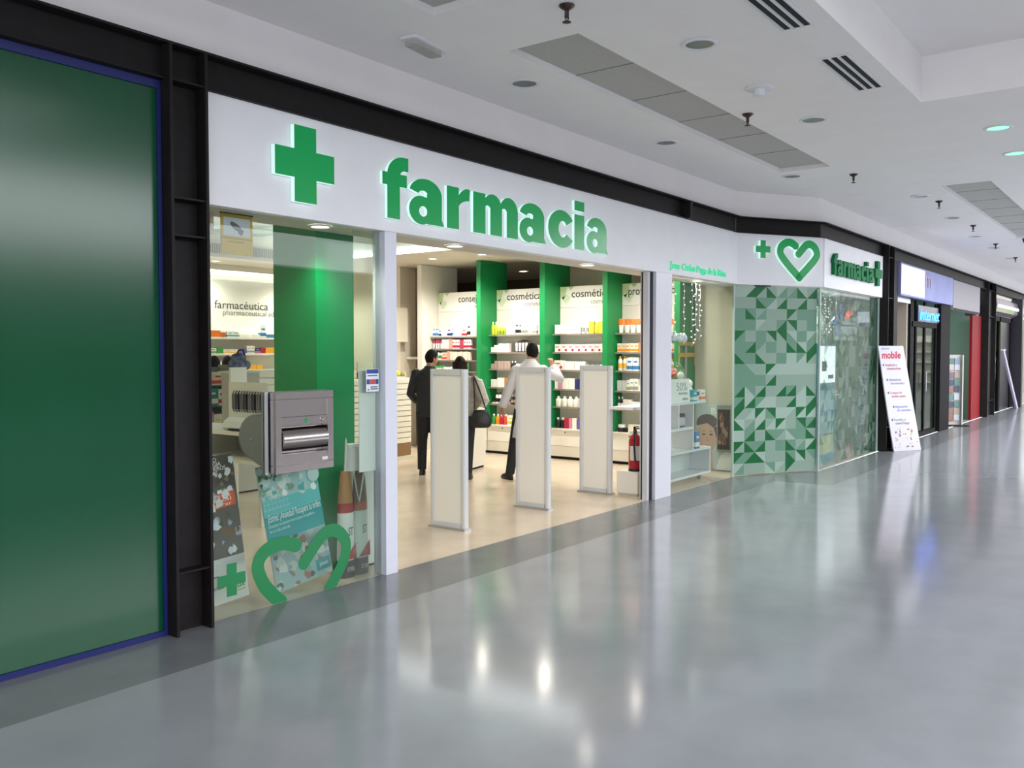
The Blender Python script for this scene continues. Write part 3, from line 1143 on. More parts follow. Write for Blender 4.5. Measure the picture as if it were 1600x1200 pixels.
ROWS = {
    'A': (10.54, 'advice', SH_A, [
        [(('bottle', .045, .045, .14, WB, BL), 3), (('carton', .055, .05, .145, WB, DB), 1), (('carton', .06, .05, .15, WB, None), 2), (('carton', .085, .05, .165, WB, DB), 1),
         (('bottle', .045, .045, .14, W_, BL), 1), (('carton', .085, .05, .155, P_, None), 2), (('carton', .105, .06, .15, W_, RD), 1), (('bottle', .06, .05, .18, W_, BK), 1)],
        [(('tube', .05, .04, .165, W_, CM), 4), (('carton', .048, .05, .165, P_, None), 3), (('carton', .075, .05, .18, '#f6a08a', None), 1), (('carton', .048, .05, .155, P_, RD), 3), (('carton', .08, .05, .15, CM, None), 1), (('carton', .048, .05, .155, P_, RD), 3)],
        [(('bottle', .05, .045, .16, W_, GN), 4), (('carton', .105, .05, .13, '#e8d0c0', RD2), 1), (('carton', .07, .05, .16, '#f6a08a', None), 1), (('carton', .05, .05, .145, CR, None), 8)],
        [(('jar', .06, .06, .09, W_, GN), 4), (('carton', .1, .05, .07, WB, None), 2), (('carton', .09, .05, .15, CR, None), 3), (('bottle', .05, .05, .15, GN, None), 1)],
        [(('carton', .09, .05, .13, W_, TE), 5), (('carton', .08, .05, .15, WB, BL), 4)],
        [(('carton', .09, .05, .13, CR, GN), 5), (('carton', .08, .05, .15, W_, None), 4)]]),
    'B': (9.235, 'first cosmetics', SH + [.49], [
        [(('bottle', .055, .05, .215, LG, None), 2), (('jar', .06, .05, .11, G_, LG), 3), (('carton', .09, .05, .18, W_, None), 1), (('carton', .075, .05, .19, WB, None), 1), (('bottle', .05, .05, .16, W_, BK), 2),
         (('bottle', .045, .045, .14, W_, GR), 3), (('carton', .07, .05, .13, CR, None), 1), (('carton', .085, .05, .15, W_, GR), 1)],
        [(('carton', .06, .06, .085, W_, None), 1), (('carton', .085, .06, .12, W_, None), 1), (('carton', .07, .06, .145, P_, None), 3), (.11, 1), (None, .0), ],
        [(('carton', .07, .06, .085, TA, None), 1), (('carton', .06, .06, .13, TA, None), 5), (('bottle', .05, .05, .13, BK, None), 2), (('carton', .12, .06, .09, WB, None), 2), (('jar', .06, .06, .06, W_, GR), 4)],
        [(('carton', .13, .06, .13, P_, None), 1), (('carton', .14, .06, .155, W_, None), 1), (('carton', .08, .06, .155, BO, None), 2), (('carton', .1, .06, .12, W_, None), 4)],
        [(('jar', .08, .06, .05, W_, BK), 1), (('bottle', .055, .05, .19, W_, BK), 2), (('jar', .06, .05, .08, TA, BK), 3), (('bottle', .05, .05, .16, BK, TA), 4), (('carton', .1, .06, .12, WB, None), 3)],
        [(('bottle', .08, .06, .17, GN, None), 1), (('bottle', .075, .06, .17, OR2, None), 1), (('bottle', .075, .06, .17, RD, None), 1), (('bottle', .085, .06, .175, RD2, None), 1), (('carton', .15, .06, .16, W_, LG), 2), (('carton', .09, .06, .14, CR, None), 4)]]),
    'C': (7.955, 'middle cosmetics', SH + [.49], [
        [(('carton', .16, .1, .145, W_, None), 1), (('carton', .15, .1, .14, WB, None), 2), (('tube', .07, .05, .17, GR, W_), 2), (('carton', .085, .06, .185, Y_, None), 1), (('bottle', .075, .06, .19, Y_, None), 1), (('carton', .1, .06, .185, Y_, None), 1)],
        [(('dotbox', .125, .08, .125, P_, RD), 1), (('dotbox', .115, .08, .125, W_, RD), 6), (('dotbox', .11, .08, .135, P_, RD), 1)],
        [(('dotbox', .17, .08, .15, W_, CM), 1), (('carton', .19, .1, .135, W_, None), 2), (('jar', .08, .07, .09, WB, GR), 3), (('carton', .11, .07, .09, WB, None), 1)],
        [(('carton', .06, .05, .14, W_, None), 1), (('carton', .07, .05, .12, PK, None), 1), (('carton', .11, .07, .17, W_, None), 2), (('carton', .08, .06, .165, DB, None), 2), (('carton', .08, .06, .13, W_, None), 3)],
        [(('bottle', .105, .07, .165, W_, None), 4), (('carton', .05, .05, .15, SG, None), 3), (('carton', .12, .06, .08, W_, None), 2)],
        [(('bottle', .085, .07, .165, BK, None), 2), (('carton', .08, .06, .165, RD, None), 1), (('carton', .055, .06, .16, PK, None), 1), (('carton', .08, .06, .17, W_, None), 1), (('carton', .07, .06, .165, PU, None), 1), (('carton', .17, .07, .14, W_, GR), 2)]]),
    'D': (6.825, 'sun cream', SH + [.49], [
        [(('tube', .095, .06, .215, W_, OR), 4), (('carton', .12, .06, .13, W_, OR), 2), (('tube', .09, .06, .2, W_, OR), 3)],
        [(('carton', .066, .06, .135, CR, OR2), 5), (('carton', .055, .06, .145, OR2, None), 8), (('carton', .07, .06, .13, W_, OR), 3)],
        [(('bottle', .075, .06, .22, W_, YE), 2), (('carton', .095, .06, .2, WB, BL), 2), (('tube', .075, .06, .14, W_, YE), 2), (('carton', .12, .06, .15, OR2, None), 2), (('bottle', .07, .06, .19, W_, YE), 3)],
        [(('carton', .075, .06, .155, SG, None), 2), (('carton', .05, .06, .165, W_, G_), 1), (('carton', .065, .06, .185, W_, GR), 2), (('carton', .09, .06, .10, W_, None), 1), (('carton', .13, .06, .15, '#e05a2a', None), 2), (('carton', .09, .06, .14, W_, OR), 3)],
        [(('bottle', .045, .05, .19, BK, W_), 2), (('carton', .14, .07, .15, P_, None), 1), (('carton', .09, .06, .12, WB, None), 3)],
        [(('jar', .12, .1, .11, BK, None), 1), (('carton', .06, .06, .06, BK, None), 1), (('carton', .12, .08, .12, CR, None), 2)]]),
}
for key, (ya, nm, zs, rows) in ROWS.items():
    for i, items in enumerate(rows):
        items = [it for it in items if it[0] is not None and not isinstance(it[0], float)]
        place = 'on the %s shelf of the %s bay' % (ORD[i], nm) if not (i == len(rows) - 1) else 'on the cabinet top under the %s bay' % nm if key != 'A' else 'on the lowest shelf of the advice bay'
        row(items, .03, zs[i], place, wallframe(ya), 'products in the %s bay' % nm, end={'A': 1.19, 'B': 1.16, 'C': 1.02, 'D': 1.06}[key])
# dark domed tester display with three white tubes on the second shelf of bay B
t = thing('tester_display', 'dark domed tester display with white tubes on the first cosmetics bay', 'display', (SF, 9.235 - .50, SH[1] + .0035), RZ)
m = MB()
m.prism([(.0, 0), (.33, 0), (.33, .10), (.28, .17), (.165, .20), (.05, .17), (0, .10)], .05, .14, 0, None, lambda u, v, w: (u, w, v))
m.box(0, .33, .004, .05, .003, .012)
m.build('body', mat('#3a2a30', 0.3), t)
for k in range(4):
    m = MB()
    m.tube([(.05 + k * .065, .03, .013), (.05 + k * .065, .03, .11), (.05 + k * .065, .03, .15)], [(.014, .02), (.014, .022), (.003, .026)], 10)
    m.build('tester_tube', mat('#f4f2ee', 0.4), t)
row([(('carton', .1, .06, .12, W_, None), 3)], .86, SH[1], 'behind the customer, on the second shelf of the first cosmetics bay', wallframe(9.235), 'products in the first cosmetics bay')
# round alarm-clock like black gauge box at the sun cream bay is covered by the jar row above

# ---------------------------------------------------------------- counters and niche
t = thing('counter', 'white counter block with slab top beside the woman with the bag', 'counter', (9.80, 8.06, 0), radians(14))
m = MB()
m.box(.02, .56, .02, .52, .03, .955)
m.build('body', M_shopwhite, t)
m = MB()
m.box(.0, .58, .0, .54, .956, .985)
m.build('top', mat('#f3efe6', 0.35), t)
m = MB()
m.box(.04, .54, .04, .5, .001, .03)
m.build('plinth', M_dark, t)


def slat_unit(label, loc, rotz, W, H, D, z0=.26):
    t = thing('slatwall_unit', label, 'display unit', loc, rotz, 'slatwall units')
    m = MB()
    m.box(0, W, .03, D, z0, H)
    m.build('body', mat('#d8d5c6', 0.5), t)
    m = MB()
    n = int((H - z0) / .085)
    for k in range(n):
        za = z0 + (H - z0) * k / n
        m.box(0, W / 2 - .012, .0, .03, za + .006, za + (H - z0) / n - .006)
        m.box(W / 2 + .012, W, .0, .03, za + .006, za + (H - z0) / n - .006)
    m.build('slats', mat('#e6e3d6', 0.45), t)
    m = MB()
    m.box(.0, W, .01, D, .06, z0 - .002)
    m.build('plinth', mat('#8a6b48', 0.5), t)
    m = MB()
    m.box(-.02, W + .02, -.02, D + .02, .001, .06)
    m.build('base', mat('#d9d4c6', 0.5), t)
    return t


slat_unit('white slatwall unit with wooden plinth behind the man in black', (9.10, 9.75, 0), 0, 1.28, 1.28, .4)
t = thing('display_shelf', 'small white shelf with tilted tray on the slatwall unit behind the man in black', 'shelf', (9.52, 9.85, 1.281))
m = MB()
m.box(0, .85, .0, .25, 0, .02)
m.box(0, .85, .2, .22, .02, .25)
m.box(0, .02, 0, .22, .02, .1)
m.box(.83, .85, 0, .22, .02, .1)
m.build('tray', mat('#d4d0c2', 0.45), t)
t = thing('sponge', 'yellow round sponge on the tray behind the man in black', 'sponge', (10.24, 9.95, 1.3025))
m = MB()
m.ball((0, 0, .05), (.1, .06, .05), 8)
m.build('sponge_body', mat('#dcc926', 0.8), t)
t = thing('wall_cabinet', 'plain cream wall cabinet high up beside the white fin', 'cabinet', (11.0, 11.0, 0))
m = MB()
m.box(0, .62, 0, .149, 1.86, 2.47)
m.build('body', mat('#e3dcc9', 0.5), t)
m = MB()
m.box(.005, .615, -.018, -.001, 1.865, 2.465)
m.build('door', mat('#e6dfcd', 0.45), t)
for k, (z, c) in enumerate(((1.62, '#3d3129'), (2.5, '#5a4c40'))):
    pass
m = MB()
m.box(12.0, 12.3, 10.66, 11.149, .001, 3.19)
struct(m.build('wall_niche_back', mat('#8a7c6b', 0.7)))
m = MB()
m.box(11.75, 11.999, 10.7, 11.14, 1.56, 1.6)
tag(m.build('niche_shelf', M_shopwhite), 'white shelf in the dark niche beside the white fin', 'shelf')

# ---------------------------------------------------------------- back wall shelves
t = thing('wall_shelving', 'white back wall shelving under the pharmaceutical advice lettering', 'shelves', (7.6, 13.1, 0))
m = MB()
m.box(0, 3.9, .27, .298, .9, 2.95)
m.build('back_panel', mat('#f6f4ee', 0.5), t)
for z in (1.945, 1.665, 1.38):
    m = MB()
    m.box(0, 3.9, 0, .268, z - .035, z)
    m.build('shelf', M_shopwhite, t)
m = MB()
m.box(0, 3.9, -.1, .268, .001, .9)
m.build('cupboard', M_shopwhite, t)
text('wall_lettering', 'atención', .20, M_text, t, (.88, .262, 2.445), width=.74)
text('wall_lettering', 'farmacéutica', .20, M_text, t, (1.72, .262, 2.445), width=1.13)
text('wall_small_lettering', 'pharmaceutical', .135, M_text2, t, (1.88, .262, 2.335), width=.92)
text('wall_small_lettering', 'advice', .135, M_text2, t, (2.85, .262, 2.335), width=.36)
bf = lambda u, v, z: ((7.6 + u, 13.1 + v, z), 0)
x = row([(('carton', .12, .06, .08, W_, CR), 2), (('carton', .1, .06, .09, CR, RD2), 2), (('carton', .12, .06, .11, OR, None), 2), (('jar', .12, .1, .13, OR, None), 1), (('carton', .12, .06, .1, W_, TE), 2), (('carton', .14, .06, .05, W_, None), 3),
         (('carton', .13, .06, .22, WB, BL), 1), (('carton', .2, .06, .06, BL, None), 1), (('carton', .16, .06, .06, W_, TE), 3)], .95, 1.945, 'on the top shelf of the back wall', bf, 'products on the back wall shelves')
row([(('carton', .12, .06, .14, W_, None), 2), (('carton', .12, .06, .09, W_, GN), 3), (('carton', .13, .06, .1, GN, None), 1), (('carton', .16, .06, .07, W_, YE), 2), (('carton', .14, .06, .08, PU, None), 1), (('carton', .08, .06, .13, W_, GR), 2), (('carton', .12, .06, .09, DB, PK), 1),
     (('carton', .1, .06, .1, RD, None), 1), (('carton', .15, .06, .1, YE, None), 2), (('carton', .18, .06, .09, DB, None), 2)], .95, 1.665, 'on the second shelf of the back wall', bf, 'products on the back wall shelves')
row([(('carton', .12, .06, .1, BL, None), 3), (('carton', .12, .06, .14, W_, None), 3), (('carton', .13, .06, .1, OR, None), 2), (('carton', .13, .06, .08, YE, None), 3)], 1.1, 1.38, 'on the third shelf of the back wall', bf, 'products on the back wall shelves')
t = thing('air_grille', 'long grey perforated air grille high in the shop behind the yellow banner', 'grille', (6.2, 12.262, 0))
m = MB()
m.box(-1.5, 3.9, .0, .03, 3.24, 3.42)
m.build('frame', mat('#b9b7b0', 0.5), t)
m = MB()
for k in range(130):
    m.box(-1.47 + k * .0412, -1.445 + k * .0412, -.004, -.0005, 3.255, 3.405)
m.build('grille', mat('#77756f', 0.6), t)


# ---------------------------------------------------------------- left window display
# green column
t = thing('green_column', 'square glossy green column just inside the drawer window', 'column', (4.56, 5.26, 0))
m = MB()
m.box(0, .385, 0, .5, .001, 3.19)
m.build('cladding', noisy('column_green', '#0c8b4d', '#0f9352', 2, 0.22, spec=0.55), t)

# steel night drawer
t = thing('night_drawer', 'brushed steel pass-through drawer with drum mounted in the window', 'drawer', (3.785, GY, .885))
m = MB()
w, h = .505, .545
F = .052
m.box(0, w, -.075, -.012, 0, F)
m.box(0, w, -.075, -.012, h - F, h)
m.box(0, F, -.075, -.012, F, h - F)
m.box(w - F, w, -.075, -.012, F, h - F)
m.build('frame', M_steel, t, bevel=.003)
m = MB()
m.box(F, w - F, -.062, -.05, .375, h - F)
m.box(F, w - F, -.070, -.045, .318, .373)
m.box(F, w - F, -.070, -.045, F, .125)
m.box(F, w - F, -.012, -.009, F, h - F)
m.build('panel', M_steel, t)
m = MB()
m.tube([(F + .004, -.02, .222), (w - F - .012, -.02, .222)], .078, 28)
m.build('drum', M_steel, t)
m = MB()
m.prism(cross(w * .52, .345, .018, .0065), -.0712, -.0702, 0, None, lambda u, v, q: (u, q, v))
m.build('cross_mark', mat('#138a4a', 0.4), t)
m = MB()
m.lathe([(.011, 0), (.011, .012), (.007, .016)], 14)
m.T = Matrix.Identity(4)
k = m.build('lock', mat('#d6d2cc', 0.2, metal=.9), t, (w * .80, -.0705, .345))
k.rotation_euler = (pi / 2, 0, 0)
m = MB()
m.box(w * .80, w * .92, -.0712, -.0701, .062, .083)
m.build('maker_plate', mat('#d9d6d6', 0.35), t)
m = MB()
m.box(-.035, w + .0, .010, .022, -.005, h)
m.box(-.035, -.01, -.012, -.0005, -.005, h)
m.build('flange', M_alu, t)
m = MB()
m.prism([(0.022, h - .15), (.10, h - .16)] + arcpts(.10, .235, .20, .16, 90, -60, 12) + [(.022, .03)], -.012, w - .01, 0, None, lambda u, v, q: (q, u, v))
m.build('housing', mat('#9c9c93', 0.4), t)
m = MB()
m.ball((-.016, .16, .22), .012, 6)
m.build('screw', M_alu, t)


# decals on the glass
def strand(mb, pts, hw, y, z_min=None):
    ribbon_prism(mb, smooth_line(pts, 8), hw, 0, -.002, lambda u, v, q: (u, y + q, v if z_min is None else max(v, z_min)), 0)


t = thing('heart_decal', 'large green open heart decal low on the drawer window, its tip cut by the floor', 'decal', (0, 0, 0))
M_dec = mat('#0b7d46', 0.4)
m = MB()
strand(m, [(4.008, .369), (3.888, .403), (3.75, .375), (3.687, .289), (3.727, .165), (3.80, .075), (3.878, .002)], .048, 4.846, .004)
m.build('heart_strand', M_dec, t)
m = MB()
strand(m, [(4.074, .232), (4.17, .335), (4.265, .41), (4.363, .415), (4.455, .330), (4.453, .211), (4.375, .09), (4.30, .002)], .047, 4.846, .004)
m.build('heart_strand', M_dec, t)
m = MB()
m.prism(cross(3.485, .238, .105, .037), 0, -.002, 0, None, xz(4.847))
tag(m.build('cross_decal', M_dec), 'small green cross decal low on the drawer window beside the steel column', 'decal')
t = thing('card_sticker', 'blue and white payment card sticker on the glass beside the white post', 'sticker', (0, 0, 0))
m = MB()
m.box(4.675, 4.805, 4.845, 4.848, 1.40, 1.568)
m.build('backing', mat('#dfe6f0', 0.4), t)
m = MB()
m.box(4.68, 4.80, 4.843, 4.845, 1.535, 1.566)
m.box(4.68, 4.712, 4.843, 4.845, 1.455, 1.492)
m.box(4.77, 4.80, 4.843, 4.845, 1.455, 1.492)
m.build('blue_print', mat('#24408f', 0.4), t)
m = MB()
m.box(4.716, 4.766, 4.843, 4.845, 1.455, 1.492)
m.build('red_print', mat('#c8422e', 0.4), t)
for k, (a, b, z) in enumerate(((4.69, 4.705, 1.41), (4.72, 4.79, 1.43), (4.72, 4.795, 1.415), (4.69, 4.79, 1.515))):
    m = MB()
    m.box(a, b, 4.843, 4.845, z, z + .008)
    m.build('small_print', mat('#39465e', 0.4), t)

# sliding glass leaf parked behind the window, with its white lower guard
t = thing('sliding_glass_leaf', 'parked sliding glass leaf behind the window beside the white entrance post', 'door leaf', (0, 0, 0))
m = MB()
m.box(4.60, 4.82, 4.90, 4.906, 1.56, 2.59)
m.box(4.60, 4.82, 4.90, 4.906, .001, .795)
m.build('glass', M_glass, t)
m = MB()
m.box(4.655, 4.82, 4.90, 4.906, .796, 1.559)
m.build('frosted_band', mat('#f2f2f0', 0.35), t)
t = thing('guard_panel', 'low white guard panel with metal top ledge between window and entrance post', 'panel', (4.78, 5.12, 0))
m = MB()
m.box(0, .45, 0, .05, .02, .78)
m.build('sheet', mat('#e6e6e2', 0.4), t)
m = MB()
m.box(-.03, .30, -.02, -.001, .785, .80)
m.box(0, .45, 0, .05, .781, .80)
m.build('ledge', mat('#c4c9c4', 0.3, metal=.4), t)
m = MB()
m.ball((.43, -.01, .08), .012, 6)
m.box(.05, .40, .01, .04, .001, .02)
m.build('foot', M_dark, t)


# posters leaning in the window
def leaning(name, label, cat, bl, br, H, lean, paint, mats, side=0.0):
    """a stiff board standing on its lower edge; local x along the board, z up"""
    bl, br = Vector(bl), Vector(br)
    w = (br - bl).length
    a = math.atan2(br.y - bl.y, br.x - bl.x)
    t = thing(name, label, cat, (bl.x, bl.y, 0.003), a)
    t.rotation_euler = (-lean, side, a)
    m = MB()
    m.box(0, w, 0, .012, 0, H)
    m.build('board', mats[0], t)
    paint(t, w, H)
    return t


def blobs(parent, name, cols, w0, w1, z0, z1, n, seed, size=(.02, .06)):
    r = random.Random(seed)
    m = MB()
    for k in range(n):
        cx, cz = r.uniform(w0, w1), r.uniform(z0, z1)
        s = r.uniform(*size)
        pts = []
        q = r.randrange(5, 8)
        for i in range(q):
            a = 2 * pi * i / q + r.uniform(-.3, .3)
            pts.append((min(w1, max(w0, cx + s * cos(a) * r.uniform(.6, 1.3))), min(z1, max(z0, cz + s * sin(a) * r.uniform(.6, 1.3)))))
        y = -.0005 - k * .00003
        m.add([(u, y, v) for u, v in pts], [list(range(q))], r.randrange(len(cols)))
    return m.build(name, [mat(c, .5) for c in cols], parent)


def rectp(parent, name, c, a, b, z0, z1, y=-.0004, emit=0):
    m = MB()
    m.box(a, b, y, y + .0003, z0, z1)
    return m.build(name, mat(c, .45, emit=emit), parent)


def paint1(t, w, H):
    rectp(t, 'photo', '#5a534a', 0, w, H * .30, H)
    blobs(t, 'waterfall_print', ['#c9ccd6', '#9aa0b4', '#5a5346', '#6e5238', '#e4e6ea', '#4a4a3a', '#d6dae2', '#8a7a64'], 0, w, H * .3, H * .98, 90, 4, (.012, .04))
    m = MB()
    m.add([(w * .30, -.0022, H * .625), (w * .95, -.0022, H * .645), (w * .95, -.0022, H * .745), (w * .30, -.0022, H * .725)], [(0, 1, 2, 3)])
    m.build('orange_tag', mat('#d0532a', .5), t)
    for k in range(3):
        text('tag_lettering', 'ahora más fácil respirar'[k * 8:k * 8 + 8], .034, mat('#f3d8c0', .5), t, (w * .36, -.0026, H * (.71 - .03 * k)), width=w * .5)
    for k, s in enumerate(('CUANDO', 'TU ALERGIA', 'LOS PRIMEROS', 'SÍNTOMAS')):
        text('headline', s, .04, mat('#f1efe9', .5), t, (w * .22, -.0026, H * (.955 - .03 * k)), width=w * (.45 + .08 * (k % 3)))
    text('brand_lettering', 'acitox', .085, mat('#5f8f2a', .5), t, (w * .58, -.002, H * .075), width=w * .36)
    rectp(t, 'green_swoosh', '#9ec23a', w * .6, w * .95, H * .055, H * .062, -.002)
    text('small_print', 'PARA LA HIPERREACTIVIDAD', .028, mat('#55524e', .5), t, (w * .05, -.002, H * .10), width=w * .48)
    text('small_print', 'tratamiento', .026, mat('#55524e', .5), t, (w * .06, -.002, H * .18), width=w * .4)
    text('red_lettering', 'ALERGIA', .05, mat('#b9353a', .5), t, (w * .02, -.002, H * .235), width=w * .3)


leaning('allergy_poster', 'tall standing poster with waterfall photo and orange tag beside the steel column', 'poster', (3.39, 5.09), (3.83, 5.13), .99, .12, paint1, [mat('#e2e2de', .5)], -.035)
t = thing('poster_board', 'narrow blue striped poster edge behind the allergy poster', 'poster', (3.40, 5.30, .001), 0)
t.rotation_euler = (-.09, 0, .1)
m = MB()
m.box(0, .3, 0, .01, 0, .96)
m.build('board', mat('#d7dbe4', .5), t)
for k in range(3):
    rectp(t, 'blue_stripe', '#4a6a9c', .05 + k * .07, .075 + k * .07, .25, .93)


def paint2(t, w, H):
    TEAL = '#1c9aa0'
    rectp(t, 'sky_print', '#9fc4c6', 0, w, H * .45, H)
    rectp(t, 'teal_band', TEAL, 0, w, H * .40, H * .66, -.0008)
    rectp(t, 'pale_band', '#5fb9bc', 0, w, H * .60, H * .72, -.0012)
    blobs(t, 'street_print', ['#c8d8d2', '#d8e4e0', '#4aa7a6', '#7f9a86', '#caa98a', '#eef3f1', '#6a5a4c'], 0, w, H * .7, H, 60, 9, (.012, .04))
    blobs(t, 'tree_print', ['#4c7a3a', '#5d8a44', '#8a6a44'], 0, w * .28, H * .86, H, 14, 5, (.01, .03))
    rectp(t, 'lower_print', '#9db9ba', 0, w, 0, H * .40, -.0006)
    blobs(t, 'town_print', ['#b8c9c6', '#7d8a86', '#8fa6a4', '#d6dedc', '#a87a64', '#5c6a68', '#c2cfc8'], 0, w, 0, H * .40, 60, 12, (.014, .045))
    m = MB()
    for k in range(7):
        m.box(w * .03 + k * w * .065, w * .033 + k * w * .065, -.0020, -.0016, H * .64, H * .80)
    for k in range(4):
        m.box(w * .02, w * .46, -.0020, -.0016, H * (.65 + .045 * k), H * (.652 + .045 * k))
    m.build('window_grid_print', mat('#dcebe8', .5), t)
    m = MB()
    m.lathe([(.055, 0), (.055, .003)], 24)
    b = m.build('round_badge', mat('#b7d3d2', .5), t, (w * .93, -.003, H * .83))
    b.rotation_euler = (pi / 2, 0, 0)
    text('headline', '¿Estrés? ¿Ansiedad? Recupera tu orden', .075, mat('#f2f7f6', .5), t, (w * .04, -.003, H * .555), width=w * .93)
    text('headline_small', 'Descubre la solución natural para el equilibrio', .03, mat('#dceeee', .5), t, (w * .04, -.003, H * .51), width=w * .8)
    text('headline_small', 'de tu vida cada día', .03, mat('#dceeee', .5), t, (w * .04, -.003, H * .47), width=w * .35)
    rectp(t, 'teal_label', TEAL, w * .72, w * .98, H * .045, H * .14, -.003)
    text('label_lettering', 'plantis', .04, mat('#eef6f6', .5), t, (w * .78, -.0036, H * .08), width=w * .15)


leaning('stress_poster', 'turquoise leaning poster with street scene and white headline below the steel drawer', 'poster', (4.0, 5.04), (4.515, 5.04), .90, .10, paint2, [mat('#cfe2e0', .5)], -.12)

# cardboard rocket stand: two tall shaped cards with a cup
t = thing('card_stand', 'tall cardboard display of twin red and white tubes with paper cup on top', 'display', (4.70, 5.02, 0))
M_band = [mat('#a33228', .5), mat('#c05a35', .5)]
for i, (dx, tone) in enumerate(((-.078, '#a87848'), (.066, '#8a6a54'))):
    m = MB()
    m.lathe([(.076, 0), (.075, .13)], 20, 0, (dx, 0, .001), 1, .7)
    m.lathe([(.075, .131), (.068, .49)], 20, 1, (dx, 0, 0), 1, .7)
    m.lathe([(.0682, .49), (.066, .56)], 20, 2, (dx, 0, 0), 1, .7)
    m.lathe([(.066, .561), (.05, .74), (.038, .80)], 20, 3, (dx, 0, 0), 1, .7)
    c = m.build('tube_card', [mat('#4a4140', .5), mat('#e4e4e0', .5), M_band[i], mat(tone, .5)], t)
    m = MB()
    m.add([(dx - .06, -.0545, .14), (dx + .06, -.0545, .14), (dx + .055, -.0525, .26)], [(0, 1, 2)])
    m.build('red_wedge', mat('#b23a32', .5), c)
    text('tube_lettering', 'ST', .09, mat('#4a4844', .5), c, (dx - .022, -.056, .32), width=.045)
    text('tube_lettering', 'DE VIDA', .05, mat('#d8d0cc', .5), c, (dx - .035, -.057, .05), width=.07)
m = MB()
m.lathe([(.075, .801), (.056, .975)], 20, 0, (0, 0, 0), 1, .8)
m.lathe([(.056, .976), (.058, 1.0)], 20, 1, (0, 0, 0), 1, .8)
m.build('cup', [mat('#d4d4d2', .5), mat('#f4f2ee', .5)], t)
m = MB()
m.tube([(-.055, -.066, .80), (-.03, -.07, .66), (-.006, -.07, .56), (.02, -.07, .66), (.055, -.066, .80)], .007, 6)
m.build('ribbon', mat('#d6d4ce', .5), t)
for s in (-1, 1):
    m = MB()
    m.prism([(s * .085, .80), (s * .06, .80), (s * .06, 1.03), (s * .068, 1.05), (s * .075, 1.02)], -.003, .003, 0, None, lambda u, v, q: (u, q, v))
    m.build('side_flap', mat('#e2e0da', .5), t)

# yellow banner and second sign hanging high in the window
t = thing('hanging_banner', 'yellow hanging banner with grey picture high in the drawer window', 'banner', (0, 0, 0))
m = MB()
m.box(3.545, 3.79, 5.0, 5.008, 2.335, 2.598)
m.build('sheet', mat('#cfa51c', .5), t)
m = MB()
m.box(3.56, 3.768, 4.997, 4.9995, 2.455, 2.575)
m.build('picture', mat('#cdced4', .5), t)
m = MB()
m.T = Matrix.Translation((3.66, 4.995, 2.515)) @ Matrix.Rotation(.55, 4, 'Y')
m.ball((0, 0, 0), (.055, .003, .02), 6)
m.box(.03, .06, -.003, .003, -.025, .01)
m.build('capsule_print', mat('#5e6066', .5), t)
m = MB()
m.box(3.6, 3.72, 4.997, 4.9995, 2.415, 2.42)
m.box(3.548, 3.788, 4.996, 4.9995, 2.438, 2.442)
m.build('line_print', mat('#8a6c14', .5), t)
m = MB()
m.box(3.54, 3.795, 4.998, 5.01, 2.598, 2.604)
m.build('rail', M_dark, t)
t = thing('hanging_banner', 'pale hanging sign with orange print half behind the steel column', 'banner', (0, 0, 0))
m = MB()
m.box(3.36, 3.525, 5.05, 5.056, 2.46, 2.60)
m.build('sheet', mat('#d8cdd0', .5), t)
m = MB()
m.box(3.38, 3.50, 5.047, 5.0495, 2.50, 2.575)
m.build('orange_print', mat('#d59a3a', .5), t)

# desk with rack and tray, and the boxes gondola behind it
t = thing('display_desk', 'white display desk with open shelf behind the posters', 'desk', (5.42, 7.06, 0))
M_dsk = mat('#dedcd0', .45)
m = MB()
m.box(0, .55, 0, 2.3, .87, .91)
m.build('top', M_dsk, t)
m = MB()
m.box(0, .55, .05, 2.25, .60, .635)
m.build('shelf', M_dsk, t)
for y in (0, 1.1, 2.25):
    m = MB()
    m.box(.0, .55, y, y + .05, .001, .869)
    m.build('side_panel', M_dsk, t)
m = MB()
m.box(.52, .55, .05, 2.25, .64, .869)
m.build('back', mat('#a9a596', .5), t)
t = thing('leaflet_tray', 'curved white plastic tray on the end of the display desk', 'tray', (5.43, 7.08, .912))
m = MB()
m.prism([(0, .03), (.02, .09), (.08, .13), (.22, .11), (.25, .06), (.25, .0), (.03, .0)], 0, .6, 0, None, lambda u, v, q: (u, q, v))
m.build('shell', mat('#d9d9d2', .35), t)
m = MB()
m.box(-.004, .003, .1, .5, .004, .02)
m.build('slot', M_dark, t)
t = thing('spectacle_rack', 'white stand holding a rack of dark reading glasses', 'rack', (5.74, 7.50, .912))
m = MB()
m.box(.0, .2, .46, .49, .0, .62)
m.box(.0, .2, -.15, .46, .0, .03)
m.box(-.006, 0, -.15, .49, .0, .47)
m.box(-.04, -.006, -.15, .49, .06, .075)
m.build('stand', M_dsk, t)
M_lens = mat('#2c2c34', .15)
for k in range(12):
    y = -.11 + k * .045
    m = MB()
    m.tube([(-.012, y, .16), (-.03, y + .012, .20), (-.03, y + .012, .34), (-.012, y, .38)], .006, 6)
    m.box(-.022, -.018, y - .014, y + .014, .19, .35)
    o = m.build('reading_glasses', mat(('#2c2c34', '#5a5a62', '#8a8488')[k % 3], .2), None, (5.74, 7.50, .912))
    tag(o, 'pair of reading glasses hanging %s in the spectacle rack' % ORD[k], 'glasses', 'reading glasses in the rack')
t = thing('gondola', 'tall gondola of coloured medicine boxes behind the display desk', 'gondola', (6.50, 9.55, 0))
m = MB()
m.box(0, .44, .30, .34, .001, 1.5)
m.box(-.02, -.001, 0, .34, .001, 1.53)
m.box(.441, .46, 0, .34, .001, 1.53)
m.build('panel', mat('#8d8b83', .5), t)
